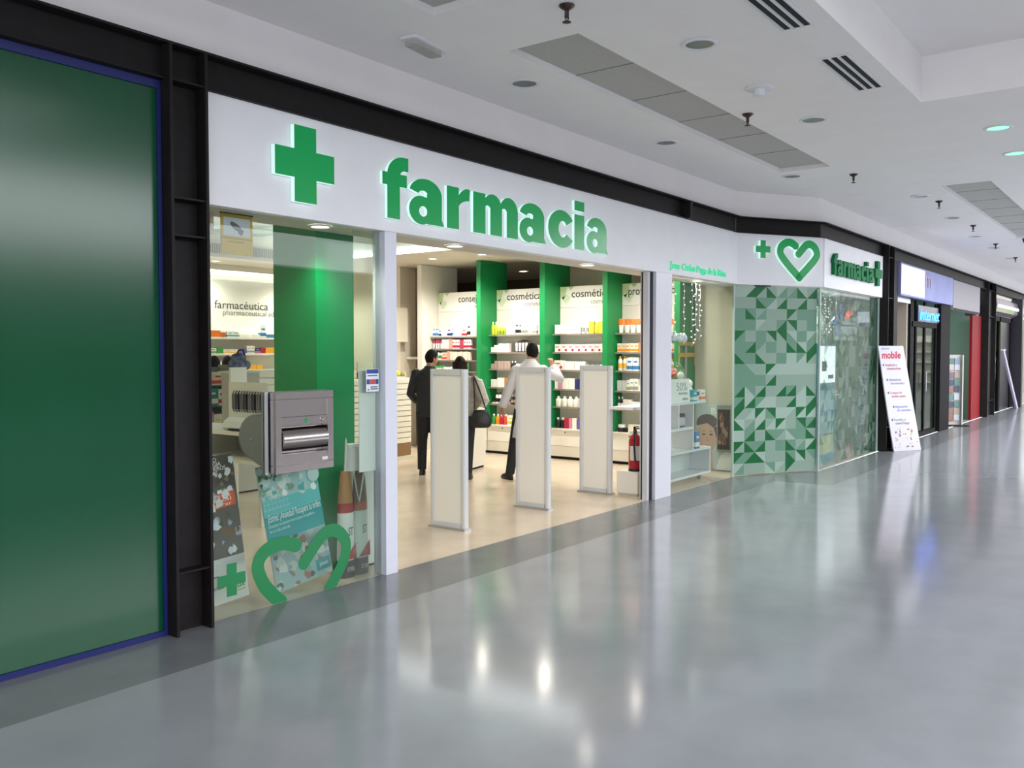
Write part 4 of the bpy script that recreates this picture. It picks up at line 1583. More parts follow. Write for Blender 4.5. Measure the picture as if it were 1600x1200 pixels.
for z in (.35, .70, 1.03, 1.28):
    m = MB()
    m.box(0, .44, 0, .299, z - .02, z)
    m.build('shelf', mat('#55554f', .5), t)
gf = lambda u, v, z: ((6.50 + u, 9.55 + v, z), 0)
row([(('carton', .13, .1, .16, CR, RD2), 2), (('carton', .13, .1, .17, W_, OR), 1)], .01, 1.28, 'on the top shelf of the box gondola', gf, 'boxes in the gondola')
row([(('carton', .20, .1, .22, '#2f8f86', W_), 1), (('carton', .10, .1, .2, W_, RD), 2)], .01, 1.03, 'on the second shelf of the box gondola', gf, 'boxes in the gondola')
row([(('carton', .13, .1, .25, PK, W_), 1), (('carton', .135, .1, .22, W_, Y_), 2)], .01, .70, 'on the third shelf of the box gondola', gf, 'boxes in the gondola')
row([(('carton', .13, .1, .18, BL, None), 2), (('carton', .13, .1, .18, GN, None), 1)], .01, .35, 'on the lowest shelf of the box gondola', gf, 'boxes in the gondola')
slat_unit('white slatwall unit with cloth bags between the box gondola and the green column', (7.14, 9.4, 0), 0, 1.3, 1.45, .4)
t = thing('display_plinth', 'pale grey display plinth carrying the cloth bags between gondola and slatwall', 'plinth', (6.56, 9.0, 0))
m = MB()
m.box(0, .34, 0, .28, .02, 1.44)
m.build('body', mat('#a9a79c', .5), t)
m = MB()
m.box(-.01, .35, -.01, .29, 1.441, 1.462)
m.build('top', mat('#c9c7bc', .5), t)
m = MB()
m.box(.02, .32, .02, .26, .001, .02)
m.build('base', M_dark, t)
t = thing('cloth_bag', 'blue and grey cloth bag slumped on the display plinth', 'bag', (6.68, 9.14, 1.463))
m = MB()
for c, r in (((0, 0, .08), (.11, .09, .08)), ((.10, .02, .07), (.10, .09, .07)), ((.04, .02, .16), (.10, .08, .06))):
    m.ball(c, r, 8)
m.build('bag_cloth', noisy('bag_cloth_blue', '#26364e', '#8088a4', 14, .8), t)
m = MB()
m.tube([(-.03, -.02, .17), (0, -.04, .25), (.06, -.04, .26), (.1, -.02, .18)], .012, 6)
m.build('handle', mat('#27314a', .7), t)


# ---------------------------------------------------------------- people
def remeshed(mb, voxel, smooth=4):
    me = mb.mesh('tmp', [])
    o = bpy.data.objects.new('tmp', me)
    COL.objects.link(o)
    r = o.modifiers.new('r', 'REMESH')
    r.mode = 'VOXEL'
    r.voxel_size = voxel
    r.use_smooth_shade = True
    s = o.modifiers.new('s', 'SMOOTH')
    s.factor = .5
    s.iterations = smooth
    dg = bpy.context.evaluated_depsgraph_get()
    out = bpy.data.meshes.new_from_object(o.evaluated_get(dg))
    bpy.data.objects.remove(o)
    bpy.data.meshes.remove(me)
    return out


def put(name, me, mats, parent):
    me.name = name
    me.materials.clear()
    for m in (mats if isinstance(mats, list) else [mats]):
        me.materials.append(m)
    o = bpy.data.objects.new(name, me)
    COL.objects.link(o)
    o.parent = parent
    return o


def loft(mb, rings, n=20):
    """rings: (x, y, z, rx, ry) horizontal ellipses from the bottom up"""
    vs, fs = [], []
    for x, y, z, rx, ry in rings:
        for k in range(n):
            a = 2 * pi * k / n
            vs.append((x + rx * cos(a), y + ry * sin(a), z))
    for j in range(len(rings) - 1):
        for k in range(n):
            k2 = (k + 1) % n
            fs.append((j * n + k, j * n + k2, (j + 1) * n + k2, (j + 1) * n + k))
    L = (len(rings) - 1) * n
    fs += [list(range(n))[::-1], [L + k for k in range(n)]]
    mb.add(vs, fs, 0, True)


def headpt(p, s):
    """unit sphere point -> head surface; +y is where the face looks"""
    x, y, z = p
    X, Y, Z = x * .076, y * .094, z * .118
    if z < 0:
        t = min(1, -z)
        X *= 1 - .30 * t * t
        if y > 0:
            Y += .012 * t
        else:
            Y *= 1 - .35 * t
    if y > .6:
        Y *= .95
    # brow, nose, lips and chin
    if y > 0.5:
        a = math.exp(-(x / .16) ** 2)
        Y += .022 * a * math.exp(-((z + .22) / .13) ** 2)
        Y += .010 * a * math.exp(-((z - .02) / .16) ** 2)
        Y += .007 * math.exp(-(x / .3) ** 2) * math.exp(-((z + .52) / .07) ** 2)
        Y += .009 * math.exp(-(x / .3) ** 2) * math.exp(-((z + .82) / .13) ** 2)
        Y -= .010 * math.exp(-((abs(x) - .40) / .13) ** 2) * math.exp(-((z - .02) / .10) ** 2)
    return X * s, Y * s, Z * s


def head_shape(mb, T, s, k=1.0, keep=None, n=18):
    vs, fs = [], []
    N = 2 * n
    idx = {}
    for j in range(n + 1):
        for q in range(N):
            th, ph = pi * j / n, pi * q / n
            p = (max(1e-4, sin(th)) * cos(ph), max(1e-4, sin(th)) * sin(ph), -cos(th))
            vs.append(tuple(T @ (Vector(headpt(p, s)) * k)))
    for j in range(n):
        for q in range(N):
            q2 = (q + 1) % N
            fs.append((j * N + q, j * N + q2, (j + 1) * N + q2, (j + 1) * N + q))
    mb.add(vs, fs, 0, True)


def hand(mb, wrist, direction, palm_n, s=1.0, curl=.5, side=1):
    """palm, four bent fingers of different lengths and a thumb leaving the palm's side"""
    d = Vector(direction).normalized()
    nrm = Vector(palm_n)
    nrm = (nrm - d * nrm.dot(d)).normalized()
    lat = d.cross(nrm) * side
    w = Vector(wrist)
    mb.tube([w, w + d * .03 * s, w + d * .075 * s, w + d * .095 * s], [(.016 * s, .021 * s), (.014 * s, .030 * s), (.013 * s, .036 * s), (.009 * s, .032 * s)] if True else 0, 12)
    for i, (o, L) in enumerate(((-.027, .062), (-.009, .074), (.010, .070), (.027, .055))):
        b = w + d * (.086 * s) + lat * (o * s)
        p = [b]
        ang = 0.0
        for q, seg in enumerate((.42, .32, .26)):
            ang += curl * (.5 if q == 0 else .85)
            p.append(p[-1] + (d * cos(ang) + nrm * sin(ang)) * L * seg * s)
        mb.tube(p, [.0095 * s, .009 * s, .0082 * s, .006 * s], 8)
    b = w + d * (.025 * s) - lat * (.026 * s)
    q1 = b + (d * .55 - lat * .7 + nrm * .3).normalized() * .035 * s
    q2 = q1 + (d * .85 - lat * .25 + nrm * .4).normalized() * .032 * s
    mb.tube([b, q1, q2, q2 + (d * .9 + nrm * .4).normalized() * .016 * s], [.013 * s, .011 * s, .0095 * s, .007 * s], 8)


def figure(label, loc, yaw, J, head, skin, voxel=.0075):
    """bare body: J joints in local metres (x right, y ahead, z up)"""
    t = thing('person', label, 'person', loc, yaw)
    V = Vector
    mb = MB()
    pel, ch, nk = V(J['pelvis']), V(J['chest']), V(J['neck'])
    mid = pel.lerp(ch, .5)
    loft(mb, [(pel.x, pel.y, pel.z - .10, .10, .085), (pel.x, pel.y, pel.z - .03, .155, .105), (pel.x, pel.y, pel.z + .05, .150, .10), (mid.x, mid.y, mid.z, .128, .09), (ch.x, ch.y, ch.z - .05, .155, .105),
              (ch.x, ch.y, ch.z + .06, .165, .105), (ch.x, ch.y, ch.z + .13, .13, .085), (nk.x, nk.y, nk.z - .06, .075, .065), (nk.x, nk.y, nk.z, .056, .056)])
    hc = V(J['head'])
    T = Matrix.Translation(hc) @ Matrix.Rotation(head[0], 4, 'Z') @ Matrix.Rotation(head[1], 4, 'X')
    s = J.get('hs', 1.0)
    mb.tube([nk - V((0, 0, .03)), nk + V((0, 0, .03)), hc - V((0, .0, .03)) * 1], [.058, .054, .052], 14)
    head_shape(mb, T, s, 1.0)
    for sx in (-1, 1):
        mb.T = T
        mb.ball((sx * .076 * s, -.005 * s, -.008 * s), (.009 * s, .020 * s, .032 * s), 6)
        mb.T = Matrix.Identity(4)
    for sd in ('l', 'r'):
        sh, el, wr = V(J['sh' + sd]), V(J['el' + sd]), V(J['wr' + sd])
        mb.tube([sh - V((0, 0, 0)), sh.lerp(el, .3), el, el.lerp(wr, .35), wr], [.052, .048, .036, .038, .024], 12)
        mb.ball(tuple(sh), .058, 8)
        hand(mb, wr, J['hd' + sd], J['hn' + sd], 1.0, J.get('curl', .5), 1 if sd == 'r' else -1)
        hp, kn, an, to = V(J['hp' + sd]), V(J['kn' + sd]), V(J['an' + sd]), V(J['to' + sd])
        mb.tube([hp, hp.lerp(kn, .4), kn, kn.lerp(an, .35), an, an - V((0, 0, .05))], [.088, .078, .054, .054, .037, .036], 14)
        mb.tube([an - V((0, 0, .045)) - (to - an) * .12, an.lerp(to, .5) - V((0, 0, .022)), to], [(.034, .034), (.026, .040), (.016, .036)], 12)
    put('body', remeshed(mb, voxel), skin, t)
    # eyes and brows
    for sx in (-1, 1):
        mb = MB()
        mb.T = T
        mb.ball((sx * .031 * s, .080 * s, .002 * s), .0115 * s, 6)
        mb.ball((sx * .031 * s, .0905 * s, .002 * s), (.005 * s, .002, .005 * s), 5, 1)
        mb.build('eye', [mat('#e8e2da', .3), mat('#2a1a12', .2)], t)
    return t, T, s


def hair_cap(t, T, s, col, back=-.35, front=.35, thick=1.10, extra=None):
    mb = MB()
    n, N = 18, 36
    vs, ok = [], []
    for j in range(n + 1):
        for q in range(N):
            th, ph = pi * j / n, pi * q / n
            p = (max(1e-4, sin(th)) * cos(ph), max(1e-4, sin(th)) * sin(ph), -cos(th))
            x, y, z = p
            lim = back + (front - back) * max(0, min(1, (y + .35) / 1.0))
            inside = z > lim
            k = thick if inside else .94
            k *= 1 + .012 * sin(9 * ph) * cos(7 * th)
            vs.append(tuple(T @ (Vector(headpt((x, min(y, .75) if inside else y, z), s)) * k)))
            ok.append(inside)
    fs = []
    for j in range(n):
        for q in range(N):
            q2 = (q + 1) % N
            f = (j * N + q, j * N + q2, (j + 1) * N + q2, (j + 1) * N + q)
            if any(ok[i] for i in f):
                fs.append(f)
    mb.add(vs, fs, 0, True)
    if extra:
        extra(mb)
    return mb.build('hair', noisy('hair_' + col.strip('#'), col, '#0b0908', 30, .65, bump=.3, stretch=(1, 1, .2), spec=.2), t)


def sleeves(mb, J, r0, r1, r2, cut=.96):
    for sd in 'lr':
        sh, el, wr = Vector(J['sh' + sd]), Vector(J['el' + sd]), Vector(J['wr' + sd])
        e = el.lerp(wr, cut)
        mb.ball(tuple(sh), r0 + .004, 8)
        mb.tube([sh, sh.lerp(el, .5), el, el.lerp(wr, .5), e], [r0, r0 * .95, r1, (r1 + r2) / 2, r2], 14)


def trousers(t, J, colr, r=(.108, .098, .072, .066, .062)):
    mb = MB()
    pel = Vector(J['pelvis'])
    loft(mb, [(pel.x, pel.y, pel.z - .13, .12, .10), (pel.x, pel.y, pel.z - .04, .172, .122), (pel.x, pel.y, pel.z + .06, .165, .115), (pel.x, pel.y, pel.z + .12, .155, .11)])
    for sd in 'lr':
        hp, kn, an = Vector(J['hp' + sd]), Vector(J['kn' + sd]), Vector(J['an' + sd])
        mb.tube([hp, hp.lerp(kn, .4), kn, kn.lerp(an, .5), an + Vector((0, 0, -.012))], list(r), 14)
    return put('trousers', remeshed(mb, .011, 3), colr, t)


def shoes(t, J, colr, heel=0.0):
    for sd in 'lr':
        an, to = Vector(J['an' + sd]), Vector(J['to' + sd])
        d = (to - an)
        d.z = 0
        d.normalize()
        z0 = .001
        b = Vector((an.x, an.y, 0))
        mb = MB()
        mb.T = Matrix.Translation((b.x, b.y, z0)) @ Matrix.Rotation(math.atan2(d.y, d.x) - pi / 2, 4, 'Z')
        loft(mb, [(0, .075, .0, .046, .145), (0, .075, .022, .047, .146), (0, .070, .045, .044, .135), (0, .035, .07, .042, .095), (0, .0, .10, .042, .055)], 18)
        mb.build('shoe', colr, t)


M_skin = mat('#b98468', .5)

# the man in black, back to us, face in profile towards the shelves
J = dict(pelvis=(0, 0, .93), chest=(-.01, .03, 1.27), neck=(.0, .05, 1.46), head=(.03, .085, 1.605), hs=1.0,
         shl=(-.185, .03, 1.39), ell=(-.265, .05, 1.11), wrl=(-.18, .25, 1.0), hdl=(.4, .8, .1), hnl=(.6, -.3, -.6),
         shr=(.175, .04, 1.39), elr=(.245, .06, 1.11), wrr=(.15, .25, 1.0), hdr=(-.4, .8, .1), hnr=(-.6, -.3, -.6),
         hpl=(-.085, 0, .88), knl=(-.105, .02, .48), anl=(-.11, -.02, .085), tol=(-.10, .17, .03),
         hpr=(.085, 0, .88), knr=(.085, .03, .48), anr=(.075, -.06, .085), tor=(.12, .13, .03))
MAN = (9.21, 8.30, 0.0)
yaw = math.atan2(MAN[1], MAN[0]) - pi / 2
t, T, s = figure('person in black jacket and trousers standing with back turned, face towards the shelves', MAN, yaw, J, (radians(-62), radians(-6)), M_skin)
mb = MB()
loft(mb, [(0, 0, .80, .185, .135), (0, 0, .93, .19, .14), (-.005, .01, 1.08, .172, .13), (-.01, .025, 1.22, .188, .14), (-.01, .03, 1.34, .20, .135), (-.003, .04, 1.42, .155, .105), (0, .05, 1.475, .075, .075), (.0, .052, 1.50, .07, .07)])
sleeves(mb, J, .070, .060, .048)
put('jacket', remeshed(mb, .011, 4), noisy('black_jacket', '#17191e', '#1e2026', 20, .7), t)
trousers(t, J, mat('#101114', .75))
shoes(t, J, mat('#0c0c0d', .4))
hair_cap(t, T, s, '#15110f', -.72, .42, 1.09)

# the woman with the bag
J = dict(pelvis=(0, 0, .92), chest=(0, .01, 1.20), neck=(0, .02, 1.38), head=(-.03, .04, 1.515), hs=.96,
         shl=(-.15, 0, 1.31), ell=(-.21, .02, 1.06), wrl=(-.16, .18, .93), hdl=(.3, .9, 0), hnl=(.6, 0, -.6),
         shr=(.155, 0, 1.31), elr=(.235, .0, 1.07), wrr=(.17, .14, .95), hdr=(-.3, .9, .1), hnr=(-.5, 0, -.7),
         hpl=(-.08, 0, .87), knl=(-.085, .01, .48), anl=(-.08, -.02, .085), tol=(-.09, .15, .03),
         hpr=(.085, 0, .87), knr=(.095, .0, .48), anr=(.085, -.04, .085), tor=(.10, .13, .03))
WOM = (9.14, 7.655, 0.0)
yaw = math.atan2(WOM[1], WOM[0]) - pi / 2
t, T, s = figure('person with long brown hair and beige jacket, standing behind the first security gate', WOM, yaw, J, (radians(8), 0), M_skin)
mb = MB()
loft(mb, [(0, 0, .84, .178, .13), (0, 0, .95, .172, .13), (0, .005, 1.08, .145, .115), (0, .01, 1.19, .16, .125), (0, .01, 1.28, .168, .12), (0, .012, 1.345, .125, .095), (0, .02, 1.40, .068, .068), (0, .02, 1.43, .066, .066)])
sleeves(mb, J, .068, .056, .045)
put('jacket', remeshed(mb, .011, 4), noisy('beige_jacket', '#8d877c', '#a39c90', 25, .85), t)
mb = MB()
r = random.Random(2)
sh, el, wr = Vector(J['shr']), Vector(J['elr']), Vector(J['wrr'])
for k in range(15):
    p = sh.lerp(el, k / 9) if k < 10 else el.lerp(wr, (k - 9) / 6)
    mb.tube([p + Vector((.04, -.02, .01)), p + Vector((.095, -.03, .0)), p + Vector((.125, -.03, -.035))], [.026, .022, .004], 7)
mb.build('fur_trim', mat('#e2ded4', .9), t)
trousers(t, J, mat('#23262b', .75), (.10, .088, .062, .052, .046))
shoes(t, J, mat('#141414', .4))


def longhair(mb):
    c = T.translation
    for k in range(13):
        a = pi * (1.0 + k / 12.0)
        x, y = .072 * cos(a), .088 * sin(a)
        mb.tube([tuple(c + Vector((x, y, .05))), tuple(c + Vector((x * 1.08, y * 1.12, -.10))), tuple(c + Vector((x * 1.3 + .02, y * 1.25 - .03, -.26))), tuple(c + Vector((x * 1.0 + .055, y * .9 - .065, -.44 - .04 * (k % 3))))],
                [.026, .028, .026, .006], 8)


hair_cap(t, T, s, '#2e1a14', -.55, .40, 1.11, longhair)
BAG = WOM
t = thing('shoulder_bag', 'black quilted shoulder bag hanging at the side of the person with long hair', 'bag', WOM, yaw)
mb = MB()
loft(mb, [(.24, -.21, .70, .10, .04), (.24, -.21, .725, .135, .055), (.24, -.21, .79, .145, .06), (.237, -.21, .88, .11, .045), (.235, -.21, .935, .085, .02)], 22)
mb.build('pouch', noisy('bag_leather', '#141416', '#1c1c20', 30, .35, bump=.3), t)
mb = MB()
mb.tube([(.16, -.21, .94), (.16, -.17, 1.12), (.15, -.10, 1.35), (.15, -.01, 1.402), (.165, -.095, 1.345), (.25, -.17, 1.12), (.31, -.21, .935)], .010, 8)
mb.build('strap', mat('#151517', .45), t)

# the man in the white coat
J = dict(pelvis=(0, 0, .98), chest=(.0, .02, 1.35), neck=(.01, .04, 1.56), head=(.035, .065, 1.70), hs=1.02,
         shl=(-.175, .02, 1.445), ell=(-.285, .03, 1.17), wrl=(-.365, .08, .95), hdl=(-.05, .25, -1), hnl=(.7, .3, 0),
         shr=(.175, .02, 1.445), elr=(.41, .06, 1.34), wrr=(.30, .18, 1.50), hdr=(-.15, .25, .8), hnr=(-.3, .8, 0), curl=.9,
         hpl=(-.10, 0, .93), knl=(-.20, .04, .50), anl=(-.26, .0, .085), tol=(-.36, .16, .03),
         hpr=(.10, 0, .93), knr=(.11, .03, .50), anr=(.12, -.02, .085), tor=(.15, .17, .03))
PHA = (9.62, 6.90, 0.0)
yaw = math.atan2(PHA[1], PHA[0]) - pi / 2
t, T, s = figure('person in a white coat seen from behind, one hand raised to the shelves', PHA, yaw, J, (radians(14), radians(-4)), M_skin)
mb = MB()
loft(mb, [(.0, 0, .56, .235, .175), (0, 0, .75, .215, .16), (0, 0, .98, .195, .145), (0, .01, 1.16, .182, .135), (0, .02, 1.30, .205, .145), (0, .02, 1.42, .21, .14), (.005, .03, 1.50, .155, .105), (.01, .04, 1.575, .08, .078), (.01, .04, 1.60, .074, .072)])
sleeves(mb, J, .074, .066, .056)
put('coat', remeshed(mb, .011, 4), noisy('white_coat', '#cfcdd2', '#d8d6da', 8, .75), t)
trousers(t, J, mat('#1b1d22', .75))
shoes(t, J, mat('#0e0e10', .35))
hair_cap(t, T, s, '#14100f', -.75, .45, 1.09)

# two customers far back behind the gondola
J = dict(pelvis=(0, 0, .90), chest=(0, .02, 1.20), neck=(0, .03, 1.38), head=(0, .05, 1.515), hs=.98,
         shl=(-.17, 0, 1.32), ell=(-.22, .03, 1.05), wrl=(-.16, .2, .95), hdl=(.3, .9, 0), hnl=(.6, 0, -.6),
         shr=(.17, 0, 1.32), elr=(.22, .03, 1.05), wrr=(.16, .2, .95), hdr=(-.3, .9, 0), hnr=(-.6, 0, -.6),
         hpl=(-.085, 0, .86), knl=(-.09, .02, .47), anl=(-.09, -.02, .085), tol=(-.10, .16, .03),
         hpr=(.085, 0, .86), knr=(.09, .02, .47), anr=(.09, -.02, .085), tor=(.10, .16, .03))
for (px, py), hc, jc, lab in (((7.38, 10.6), '#17120f', '#30343c', 'person with black hair far back behind the gondola of boxes'),
                              ((8.38, 11.7), '#3a2416', '#5a4a42', 'person with brown hair far back behind the gondola of boxes')):
    yaw = math.atan2(py, px) - pi / 2
    t, T, s = figure(lab, (px, py, 0), yaw, J, (0, 0), M_skin, .012)
    mb = MB()
    loft(mb, [(0, 0, .80, .18, .13), (0, 0, .95, .175, .13), (0, .01, 1.2, .175, .13), (0, .02, 1.32, .18, .12), (0, .03, 1.40, .07, .07)])
    sleeves(mb, J, .072, .06, .046)
    put('jacket', remeshed(mb, .014, 3), mat(jc, .8), t)
    trousers(t, J, mat('#22252c', .8))
    shoes(t, J, mat('#141414', .4))
    hair_cap(t, T, s, hc, -.5, .4, 1.1)


# ---------------------------------------------------------------- fire extinguisher on its plinth
t = thing('plinth', 'low white plinth under the fire extinguisher beside the white jamb', 'plinth', (9.22, 5.06, 0))
m = MB()
m.box(0, .26, 0, .28, .03, .285)
m.build('body', M_shopwhite, t)
m = MB()
m.box(.01, .25, .01, .27, .001, .03)
m.build('base', mat('#c9c5bb', .5), t)
t = thing('fire_extinguisher', 'red fire extinguisher standing on the white plinth beside the entrance jamb', 'fire extinguisher', (9.335, 5.16, .286))
M_red = mat('#a81622', .28)
m = MB()
m.lathe([(.07, .03), (.075, .04), (.075, .36), (.06, .41), (.03, .435), (.025, .445)], 24)
m.build('cylinder', M_red, t)
m = MB()
m.lathe([(.077, .0), (.077, .03)], 24)
m.build('base', M_black, t)
m = MB()
m.lathe([(.024, .446), (.024, .475), (.012, .49)], 14)
m.box(-.02, .09, -.012, .012, .49, .505)
m.box(-.02, .08, -.012, .012, .515, .525)
m.box(-.02, -.005, -.012, .012, .49, .525)
m.build('valve', M_black, t)
m = MB()
m.tube([(-.02, -.01, .47), (-.075, -.03, .44), (-.092, -.04, .30), (-.085, -.05, .12)], .012, 8)
m.build('hose', M_black, t)
m = MB()
m.lathe([(.0757, .13), (.0757, .30)], 24, cap=False)
m.v = [v if v[1] < .02 else (v[0] * .98, v[1] * .98, v[2]) for v in m.v]
m.build('label', mat('#dcd8d2', .5), t)

# ---------------------------------------------------------------- side display window
t = thing('display_shelving', 'white stepped display shelving in the side window next to the wide jamb', 'shelves', (0, 0, 0))
for nm, x0, x1, z in (('shelf', 9.10, 11.08, 1.05), ('shelf', 9.60, 10.72, .725), ('shelf', 9.60, 11.25, .425), ('shelf', 9.60, 11.25, .10)):
    m = MB()
    m.box(x0, x1, 5.06, 5.38, z - .03, z)
    m.build(nm, M_white, t)
for x0, z0, z1 in ((10.28, .725, 1.019), (10.70, .425, 1.019), (11.22, .10, .394), (9.60, .10, .394)):
    m = MB()
    m.box(x0, x0 + .03, 5.065, 5.375, z0 + .001, z1)
    m.build('upright', M_white, t)
m = MB()
m.box(9.6, 11.25, 5.36, 5.375, .101, .394)
m.build('back', mat('#d5d8d8', .4), t)
for x in (9.64, 11.0):
    m = MB()
    m.box(x, x + .04, 5.1, 5.14, .001, .069)
    m.build('foot', mat('#8f928f', .4), t)

t = thing('sweets_dome', 'clear domed tub of red sweets on the side window shelving', 'tub', (10.50, 5.275, 1.051))
m = MB()
m.lathe([(.24, .26), (.245, .34), (.22, .42), (.15, .49), (.05, .52), (.001, .525)], 24, 0, (0, 0, 0), 1.45, .40, cap=False)
m.build('dome', M_clear, t)
m = MB()
m.lathe([(.2, 0), (.23, .17)], 24, 0, (0, 0, 0), 1.45, .40)
m.build('tub', mat('#2a8f92', .4), t)
m = MB()
m.lathe([(.231, .171), (.24, .255)], 24, 0, (0, 0, 0), 1.45, .40)
m.build('yellow_band', mat('#d9c21e', .45), t)
for k, (x, y, z) in enumerate(((-.2, -.03, .33), (.0, -.03, .36), (.2, -.03, .33), (-.08, .03, .40), (.1, .02, .38))):
    m = MB()
    m.ball((x, y, z), (.085, .03, .055), 8)
    m.build('sweet', mat(('#d8321f', '#e8502a', '#f1efe9')[k % 3], .4), t)
t = thing('price_card', 'white offer card leaning before the clear tub in the side window', 'card', (10.09, 5.065, 1.051))
t.rotation_euler.x = -.05
m = MB()
m.box(0, .52, 0, .006, 0, .30)
m.build('card', mat('#f2f2ee', .5), t)
text('card_lettering', '50%', .15, mat('#a9b3aa', .5), t, (.14, -.002, .15), width=.30)
text('card_small_lettering', 'descuento', .06, mat('#7cb58a', .5), t, (.2, -.002, .10), width=.25)
text('card_small_lettering', 'oferta', .05, mat('#6a6c6e', .5), t, (.3, -.002, .03), width=.16)
fr = lambda u, v, z: ((10.52 + u, 5.05 + v, z), 0)
row([(('carton', .10, .1, .15, TE, W_), 1), (('jar', .09, .09, .12, W_, BK), 1), (('carton', .15, .1, .14, W_, OR), 1)], .19, 1.05, 'on the top board of the side window shelving', fr, 'goods in the side window')
row([(('carton', .12, .1, .22, BL, W_), 1)], .26, .425, 'on the third board of the side window shelving', fr, 'goods in the side window')
for i, (x, z) in enumerate(((10.38, .7255), (9.85, .4255))):
    t = thing('gift_set', 'black framed gift set on the %s board of the side window shelving' % ('second', 'third')[i], 'gift set', (x, 5.15, z), 0, 'gift sets in the side window')
    m = MB()
    m.box(0, .26, 0, .02, 0, .17)
    m.box(.235, .26, 0.021, .12, 0, .17)
    m.box(0, .26, .021, .12, 0, .012)
    m.build('frame', M_dark, t)
    for k in range(4):
        m = MB()
        m.lathe([(.018, .02), (.018, .11), (.008, .13)], 10, 0, (.045 + k * .05, -.012, 0))
        m.build('vial', mat('#c9c9cc', .3), t)
t = thing('soft_toy', 'small white round soft toy at the end of the side window shelving', 'toy', (11.01, 5.28, 1.051))
m = MB()
m.ball((0, 0, .10), (.07, .06, .10), 8)
m.ball((0, 0, .22), (.06, .055, .055), 8)
m.build('plush', mat('#eceae6', .9), t)

t = thing('advert_poster', 'pale advert poster with a face against the beige wall of the side window', 'poster', (11.955, 5.60, .012), RZ)
m = MB()
m.box(0, .575, -.012, 0, 0, .93)
m.build('board', mat('#b3c7c4', .5), t)
f3 = lambda u, v, q: (u, -.0125 + q, v)
m = MB()
m.prism(arcpts(.17, .48, .145, .26, 0, 360, 26)[:-1], -.0015, 0, 0, None, f3)
m.prism([(.10, .0), (.27, .0), (.24, .3), (.12, .3)], -.0013, 0, 0, None, f3)
m.build('face_print', mat('#c7a58e', .5), t)
m = MB()
m.prism(arcpts(.17, .66, .165, .13, 0, 180, 16) + [(.01, .62), (.17, .66), (.27, .60)], -.0025, 0, 0, None, f3)
m.prism([(.27, .6), (.332, .64), (.34, .50), (.31, .46)], -.0025, 0, 0, None, f3)
m.build('hair_print', mat('#4a3a33', .5), t)
m = MB()
for x in (.12, .23):
    m.prism(arcpts(x, .50, .028, .011, 0, 360, 10)[:-1], -.003, 0, 0, None, f3)
    m.prism([(x - .035, .53), (x, .545), (x + .035, .535), (x, .553)], -.003, 0, 0, None, f3)
m.prism([(.17, .49), (.185, .40), (.16, .40)], -.003, 0, 1, None, f3)
m.prism(arcpts(.175, .335, .04, .013, 0, 360, 10)[:-1], -.003, 0, 2, None, f3)
m.build('features_print', [mat('#3a2a24', .5), mat('#b08c76', .5), mat('#a8635a', .5)], t)
m = MB()
m.prism([(.30, .0), (.57, .0), (.57, .2), (.48, .28), (.38, .22)], -.0015, 0, 0, None, f3)
m.build('shirt_print', mat('#dfe6e4', .5), t)
text('poster_lettering', 'BAE', .12, mat('#eef3f1', .5), t, (.22, -.0155, .80), width=.24)
t = thing('small_poster', 'small dark framed poster leaning over the advert poster in the side window', 'poster', (11.92, 5.27, .28), RZ)
m = MB()
m.box(0, .21, -.012, 0, 0, .66)
m.build('board', mat('#8f908c', .5), t)
m = MB()
m.box(.012, .198, -.0135, -.012, .03, .60)
m.build('photo', mat('#3c332e', .5), t)
r = random.Random(8)
m = MB()
for k in range(26):
    cx, cz, s = r.uniform(.04, .17), r.uniform(.08, .54), r.uniform(.012, .035)
    m.add([(cx + s * cos(a), -.0138 - k * .00004, cz + 1.6 * s * sin(a)) for a in (.2, 1.5, 2.7, 3.9, 5.2)], [(0, 1, 2, 3, 4)], r.randrange(3))
m.build('photo_print', [mat('#7a4a3c', .5), mat('#5d5a50', .5), mat('#a08474', .5)], t)

M_bulb = mat('#f4f8ff', .4, emit=.9)
mb = MB()
mb.ball((0, 0, 0), .009, 5)
BULB = mb.mesh('bulb', M_bulb)


def light_string(label, x, y, z0, z1, n, seed, group, rad=.05, xl=None):
    t = thing('light_string', label, 'light string', (x, y, z0), 0, group)
    r = random.Random(seed)
    m = MB()
    pts = [(rad * .25 * sin(k * 1.3), rad * .2 * cos(k), -(z0 - z1) * k / 12) for k in range(13)]
    m.tube(pts, .0022, 5)
    m.build('wire', mat('#c8d6d0', .5), t)
    for k in range(n):
        b = bpy.data.objects.new('bulb', BULB)
        COL.objects.link(b)
        b.parent = t
        b.location = (r.uniform(-rad, rad) * .5, r.uniform(-.02, .02), -(z0 - z1) * (k + .7) / (n + .5))
    return t


for i, (x, z, n) in enumerate(((9.78, 2.0, 6), (10.02, 1.85, 6), (10.28, 1.95, 7), (10.52, 1.75, 11), (10.62, 1.80, 12), (10.74, 1.85, 11))):
    light_string('hanging string of white lights in the side window, %s along from the jamb' % ORD[i], x, 5.0, 2.6, z, n, i, 'light strings in the side window')
t = thing('snow_garland', 'white snow garland hanging below the light strings in the side window', 'garland', (9.75, 5.05, 1.86))
m = MB()
r = random.Random(5)
for k in range(30):
    m.ball((k * .024, r.uniform(-.01, .01), r.uniform(-.02, .05)), (.03, .02, r.uniform(.02, .05)), 5)
m.build('snow', mat('#e4e6f2', .9), t)
m = MB()
for x in (.05, .65):
    m.tube([(x, 0, .02), (x, 0, .738)], .0015, 5)
m.build('thread', mat('#d8dcda', .6), t)
t = thing('reflection_strips', 'yellow strips imitating a pane reflection across the green fin behind the light strings', 'banner', (11.40, 5.55, 0))  # yellow strips imitate a reflection in the window pane
m = MB()
m.box(0, .5, .06, .068, 1.62, 1.68)
m.box(0, .5, .06, .068, 1.78, 1.83)
